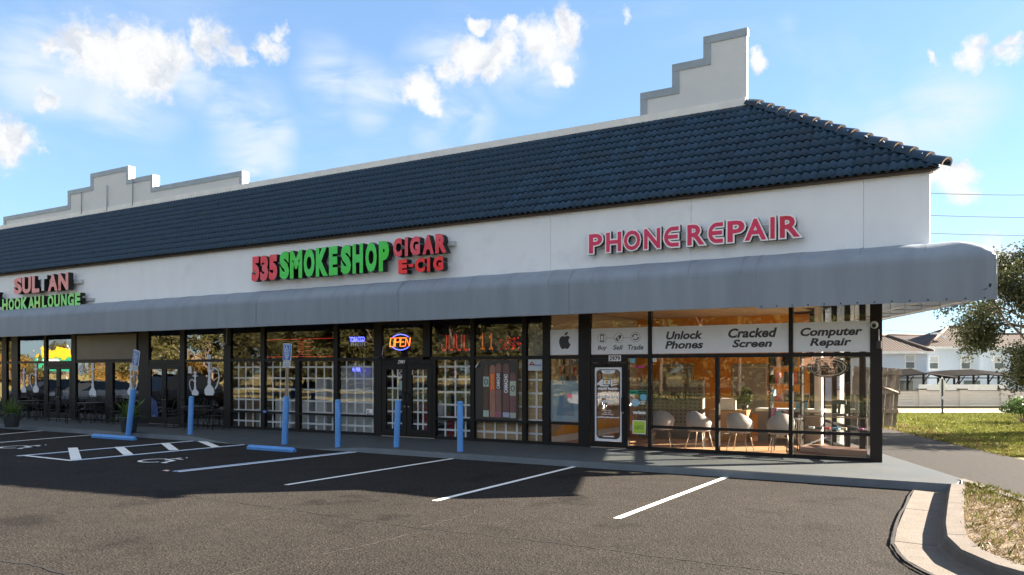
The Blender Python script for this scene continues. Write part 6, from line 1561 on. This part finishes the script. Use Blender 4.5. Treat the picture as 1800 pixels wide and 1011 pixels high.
for i in range(17):
    tree('autumn_tree', 'golden leaved tree far left across the road', 'tree', -160+i*6+random.uniform(-2,2), -26-random.uniform(0,12), 0, (mt4,mt3)[i % 3 == 2], (mf4,mf3)[i % 3 == 2], random.uniform(0,6), random.uniform(.6,.85), 'trees across the road')
for i in range(12):
    x = -70+i*8+random.uniform(-2,2)
    tree('roadside_tree', 'tall tree in the second row across the road', 'tree', x, -42-random.uniform(0,6), 0, mt3, mf3, random.uniform(0,6), random.uniform(1.3,1.7), 'trees across the road')
def palm_mesh():
    t = MB(); pts = [(0,0,-.2),(.05,0,2),(.12,.03,4),(.15,.05,6)]; t.tube(pts, .17, n=8, r2=.11)
    c = MB(); random.seed(2)
    for i in range(34):
        a = random.uniform(0,2*math.pi); e = random.uniform(-.5,1.3); p = Vector((.15,.05,6)); d = Vector((math.cos(a)*math.cos(e), math.sin(a)*math.cos(e), math.sin(e))); P = [p.copy()]
        for s_ in range(7): p = p+d*.24; d = (d+Vector((0,0,-.14))).normalized(); P.append(p.copy())
        for s_ in range(1,7):
            dd = (P[s_+1]-P[s_]).normalized(); sd_ = dd.cross(Vector((0,0,1)));
            if sd_.length < .01: continue
            sd_.normalize()
            for sg_ in (-1,1):
                for q in (0,.33,.66):
                    b0 = P[s_]+dd*.24*q; c.add([b0, b0+dd*.06, b0+sd_*sg_*.5*(1-s_/9)+dd*.2+Vector((0,0,-.08))], [(0,1,2)])
    return t, c
a, b_ = palm_mesh(); mtp, mfp = mk_mesh(a, 'trunk', mBark), mk_mesh(b_, 'crown', mPalm)
for i, (x, y, s_) in enumerate(((-16,-23,1),(-13.5,-24,1.15),(-10.5,-23,.95),(-7,-24.5,1.1),(-4.5,-23,.9),(-22,-23,1.1),(1,-23.5,1))):
    tree('palm_tree', 'fan palm by the pale houses across the road', 'tree', x, y, 0, mtp, mfp, i*1.1, s_, 'palms across the road')
hg = thing('hedge', 'clipped green hedge along the lot edge behind the camera', 'hedge', (-20,-5.4,0))
m = MB(); random.seed(77)
for i in range(3400):
    x = random.uniform(-34, 12); p = Vector((x, -5.4+random.uniform(-.5,.5), .12+.75*random.random()**.6)); a = rnd(); b2 = a.cross(rnd()).normalized(); s_ = random.uniform(.1,.2); m.add([p-a*s_*.5,p+b2*s_*.4,p+a*s_*.5,p-b2*s_*.4],[range(4)])
m.build('foliage', mHedge, hg); MB().box(-34,12,-5.7,-5.1,0,.55).build('core', M('hedge_core',(.02,.03,.012),.9), hg)
def back_house(x0, x1, y, h, hr, col, label):
    r = thing('house', label, 'house', ((x0+x1)/2, y, 0)); MB().box(x0,x1,y-9,y,0,h).build('wall', col, r)
    m = MB(); ym = y-4.5; m.add([(x0-.6,y+.6,h),(x1+.6,y+.6,h),(x1+.6,y-9.6,h),(x0-.6,y-9.6,h),(x0+4,ym,hr),(x1-4,ym,hr)], [(0,1,5,4),(1,2,5),(2,3,4,5),(3,0,4),(3,2,1,0)]); m.build('roof', mHR, r)
    x = x0+1.5
    while x < x1-1.6:
        for z in (1.0, 3.8):
            if z+1.3 < h: w = MB().box(x-.1,x+1.2,y,y+.06,z-.1,z+1.4).build('window', mSof, r); MB().box(x,x+1.1,y+.062,y+.08,z,z+1.3).build('pane', mWg, w)
        x += 3.1
mPk = M('pink_render', (.55,.36,.27), .8)
back_house(-19,-2,-36,5.6,8,mPk,'pink two storey house across the road behind the camera'); back_house(3,18,-38,5.6,8,M('cream_render',(.5,.44,.34),.8),'cream two storey house across the road behind the camera')
# shop sign pylon behind, mirrored in the left glass: yellow over green
bx_ = thing('pylon_sign', 'yellow and green pylon sign across the lot behind the camera', 'sign', (-77,-8,0))
mY = M('yellow_sign', (.75,.45,.02), .4); mGn = M('green_sign', (.02,.33,.20), .4)
MB().box(-79.6,-74.4,-8.2,-7.9,3.25,4.1).build('yellow_panel', mY, bx_); MB().box(-79.6,-74.4,-8.2,-7.9,2.0,3.23).build('green_panel', mGn, bx_); MB().box(-79,-75,-7.88,-7.86,2.9,3.12).build('white_strip', mWhite, bx_)
for x in (-79.2,-74.8): MB().box(x-.1,x+.1,-8.3,-8.22,0,4.3).build('post', mSof, bx_)
# ------------------------------------------------------------------ cars (outside the frame; their mirror images show in the glass)
mTyre = M('tyre', (.02,.02,.02), .8); mRim = M('alloy', (.45,.45,.46), .3, .8); mCarG = M('car_glass', (.01,.012,.014), .05, spec=.9); mTail = M('tail_lamp', (.5,.02,.02), .2); mHead = M('head_lamp', (.7,.7,.7), .1)
def car(name, label, cat, col, x, y, rz, L_=4.7, W=1.85, Hh=1.7, hood=.95, low=False):
    r = thing(name, label, cat, (0,0,0)); pm = M(name+'_paint', col, .22, .35, var=.03, spec=.8)
    # stations along the length: (t, z bottom, z belt, half width)
    st = [(0,.42,.80,.72),(.04,.30,.92,.86),(.14,.26,hood,.93),(.30,.24,hood+.05,.95),(.55,.24,hood+.07,.96),(.80,.25,hood+.08,.95),(.95,.30,hood+.05,.88),(1,.42,hood-.05,.76)]
    m = MB(); n = 8
    for t, zb_, zt_, hw in st:
        w = W/2*hw; X = (t-.5)*L_
        m.v += [(X,-w*.9,zb_),(X,-w,zb_+.15),(X,-w,zt_-.18),(X,-w*.90,zt_),(X,w*.90,zt_),(X,w,zt_-.18),(X,w,zb_+.15),(X,w*.9,zb_)]
    for i in range(len(st)-1):
        for j in range(n): m.f.append([i*n+j,i*n+(j+1)%n,(i+1)*n+(j+1)%n,(i+1)*n+j]); m.m.append(0); m.sm.append(True)
    m.f += [list(range(n)), [(len(st)-1)*n+j for j in range(n)][::-1]]; m.m += [0,0]; m.sm += [False,False]
    m.build('body', pm, r)
    g = MB(); cs = ([(.24,0,.80),(.40,1,.70),(.78,1,.70),(.97,0,.78)] if not low else [(.26,0,.78),(.45,1,.62),(.68,1,.62),(.88,0,.74)])
    zb_ = hood+.03
    for t, up_, hw in cs:
        X = (t-.5)*L_; z = zb_ if not up_ else Hh-.05; w = W/2*hw; wb = W/2*.86
        g.v += [(X,-(wb if not up_ else w),z),(X,(wb if not up_ else w),z)]
    g.f = [(0,2,3,1),(2,4,5,3),(4,6,7,5),(0,6,4,2),(1,3,5,7)]; g.m = [0]*5; g.sm = [False]*5; g.build('windows', mCarG, r)
    x0, x1 = (cs[1][0]-.5)*L_-.05, (cs[2][0]-.5)*L_+.05; w = W/2*cs[1][2]
    MB().prism_xy([(x0,-w),(x1,-w),(x1,w),(x0,w)], Hh-.05, Hh).build('roof', pm, r)
    for sx_ in (-.31,.31):
        for sy_ in (-1,1):
            wh = MB(); yy = sy_*(W/2-.12); R = .34; X = sx_*L_
            wh.tube([(X,yy-.11,R),(X,yy+.11,R)], R, n=18); wo = wh.build('wheel', mTyre, r)
            ym = yy+sy_*.112; q = MB()
            for k in range(5):
                a = k*2*math.pi/5; q.tube([(X,ym,R),(X+.22*math.cos(a),ym,R+.22*math.sin(a))], .035, n=4)
            q.tube([(X+.23*math.cos(a),ym,R+.23*math.sin(a)) for a in [k*2*math.pi/14 for k in range(14)]], .022, n=4, closed=True); q.build('rim', mRim, wo)
    for sy_ in (-1,1):
        MB().box(L_/2-.10,L_/2+.012,sy_*W/2*.45,sy_*W/2*.78,hood-.22,hood-.05).build('tail_light', mTail, r); MB().box(-L_/2-.01,-L_/2+.12,sy_*W/2*.42,sy_*W/2*.72,.62,.76).build('headlight', mHead, r)
    r.location = (x, y, 0); r.rotation_euler = (0,0,rz); return r
car('parked_car', 'dark sport utility car parked left of the frame facing the lounge', 'car', (.012,.012,.014), -33.0, 11.6, -math.pi/2, 4.8, 1.95, 1.85, 1.08)
car('parked_car', 'silver sedan parked left of the frame, second from the dark car', 'car', (.42,.43,.45), -39.3, 11.4, -math.pi/2, 4.7, 1.85, 1.5, .98)
car('parked_car', 'dark grey hatchback parked farther left of the frame', 'car', (.05,.05,.055), -43.5, 11.4, -math.pi/2, 4.4, 1.8, 1.55, .98)
car('parked_car', 'white coupe parked behind the camera by the hedge', 'car', (.65,.66,.68), -17.2, -1.8, math.pi/2+.1, 4.5, 1.85, 1.3, .88, True)

# ------------------------------------------------------------------ grass and litter on the island and lawn
random.seed(99)
def inpoly(x, y, P):
    c = False; n = len(P)
    for i in range(n):
        (x1,y1),(x2,y2) = P[i], P[(i+1)%n]
        if (y1 > y) != (y2 > y) and x < (x2-x1)*(y-y1)/(y2-y1)+x1: c = not c
    return c
def blades(m, x, y, z, h, n=3, w=.006, lay=.5):
    for _ in range(n):
        a = random.uniform(0,6.28); b0 = Vector((x+random.uniform(-.03,.03), y+random.uniform(-.03,.03), z)); d = Vector((math.cos(a)*lay*random.random(), math.sin(a)*lay*random.random(), 1)).normalized(); s_ = Vector((-math.sin(a), math.cos(a), 0))*w*random.uniform(.7,1.4)
        hh = h*random.uniform(.5,1.3); m.add([b0-s_, b0+s_, b0+d*hh*.6+s_*.6, b0+d*hh+Vector((math.cos(a)*hh*.3, math.sin(a)*hh*.3, -hh*.05)), b0+d*hh*.6-s_*.6], [range(5)])
mg, ms_, ml = MB(), MB(), MB()
for _ in range(17000):
    x = random.uniform(-.5, 6.5); y = random.uniform(6.0, 15.2)
    if not inpoly(x, y, isl): continue
    dist = (x-.2)**2*.5+(15-y)**2
    gr = random.random()
    gscore = .75*math.exp(-((y-14.6)/1.0)**2)+.22*math.exp(-((y-11.3)/.7)**2-((x-1.3)/.6)**2)+.10
    if gr < gscore*.62: blades(mg, x, y, .125, .075, 3)
    elif gr < gscore*.62+.72: blades(ms_, x, y, .125, .05, 5, .004, 2.0)
    else:
        p = Vector((x,y,.135+random.random()*.015)); a = Vector((random.gauss(0,1),random.gauss(0,1),random.gauss(0,.3))).normalized(); b2 = a.cross(Vector((0,0,1))).normalized(); k_ = random.uniform(.012,.035); ml.add([p-a*k_,p+b2*k_*.5,p+a*k_,p-b2*k_*.5],[range(4)])
mg.build('island_grass', mBlade, kind='stuff'); ms_.build('island_straw', mStraw, kind='stuff'); ml.build('island_leaf_litter', M('dry_leaf',(.2,.125,.065),.8,var=.6,vs=20,coords='World'), kind='stuff')
for o_, lb_ in (('island_grass','tufts of green grass at the tip of the kerbed island'),('island_straw','dry flattened straw coloured grass over the kerbed island'),('island_leaf_litter','brown leaf litter and mulch over the kerbed island')):
    tag(bpy.data.objects[o_], lb_, 'grass' if 'leaf' not in o_ else 'leaf litter')
ml = MB(); md_ = MB()
lanepoly = [(-3.4,31),(.56,22),(6,9.7),(30,-30),(-60,-30),(-60,31)]
for _ in range(26000):
    Z = 19+random.random()**1.4*45; px = random.uniform(1545, 1830); X = (px-900)/FPX*Z; x, y = CW(X, Z)
    if inpoly(x, y, [sidept(-16,3.66), sidept(13.5,3.56), sidept(14.6,3.2), sidept(15.2,2.0), sidept(16.5,.2), sidept(16.5,-6), sidept(-2,-1), sidept(-16,-1)]): continue
    if Z > 64: continue
    edge = (Vector((x,y))-Vector((CX,CY))).dot(SN)-3.6
    k_ = 1+Z/40
    if edge < 1.4 and random.random() < .6: blades(md_, x, y, gz(Z)-.03, .06*k_, 3, .008*k_, 1.5)
    else: blades(ml, x, y, gz(Z)-.03, .07*k_, 3, .009*k_, 1)
ml.build('lawn_grass', mGrassFar, kind='stuff'); md_.build('lawn_dry_grass', mStraw, kind='stuff')
tag(bpy.data.objects['lawn_grass'], 'sunlit green lawn between the side lane and the far street', 'grass'); tag(bpy.data.objects['lawn_dry_grass'], 'dry brown grass along the edge of the side lane', 'grass')
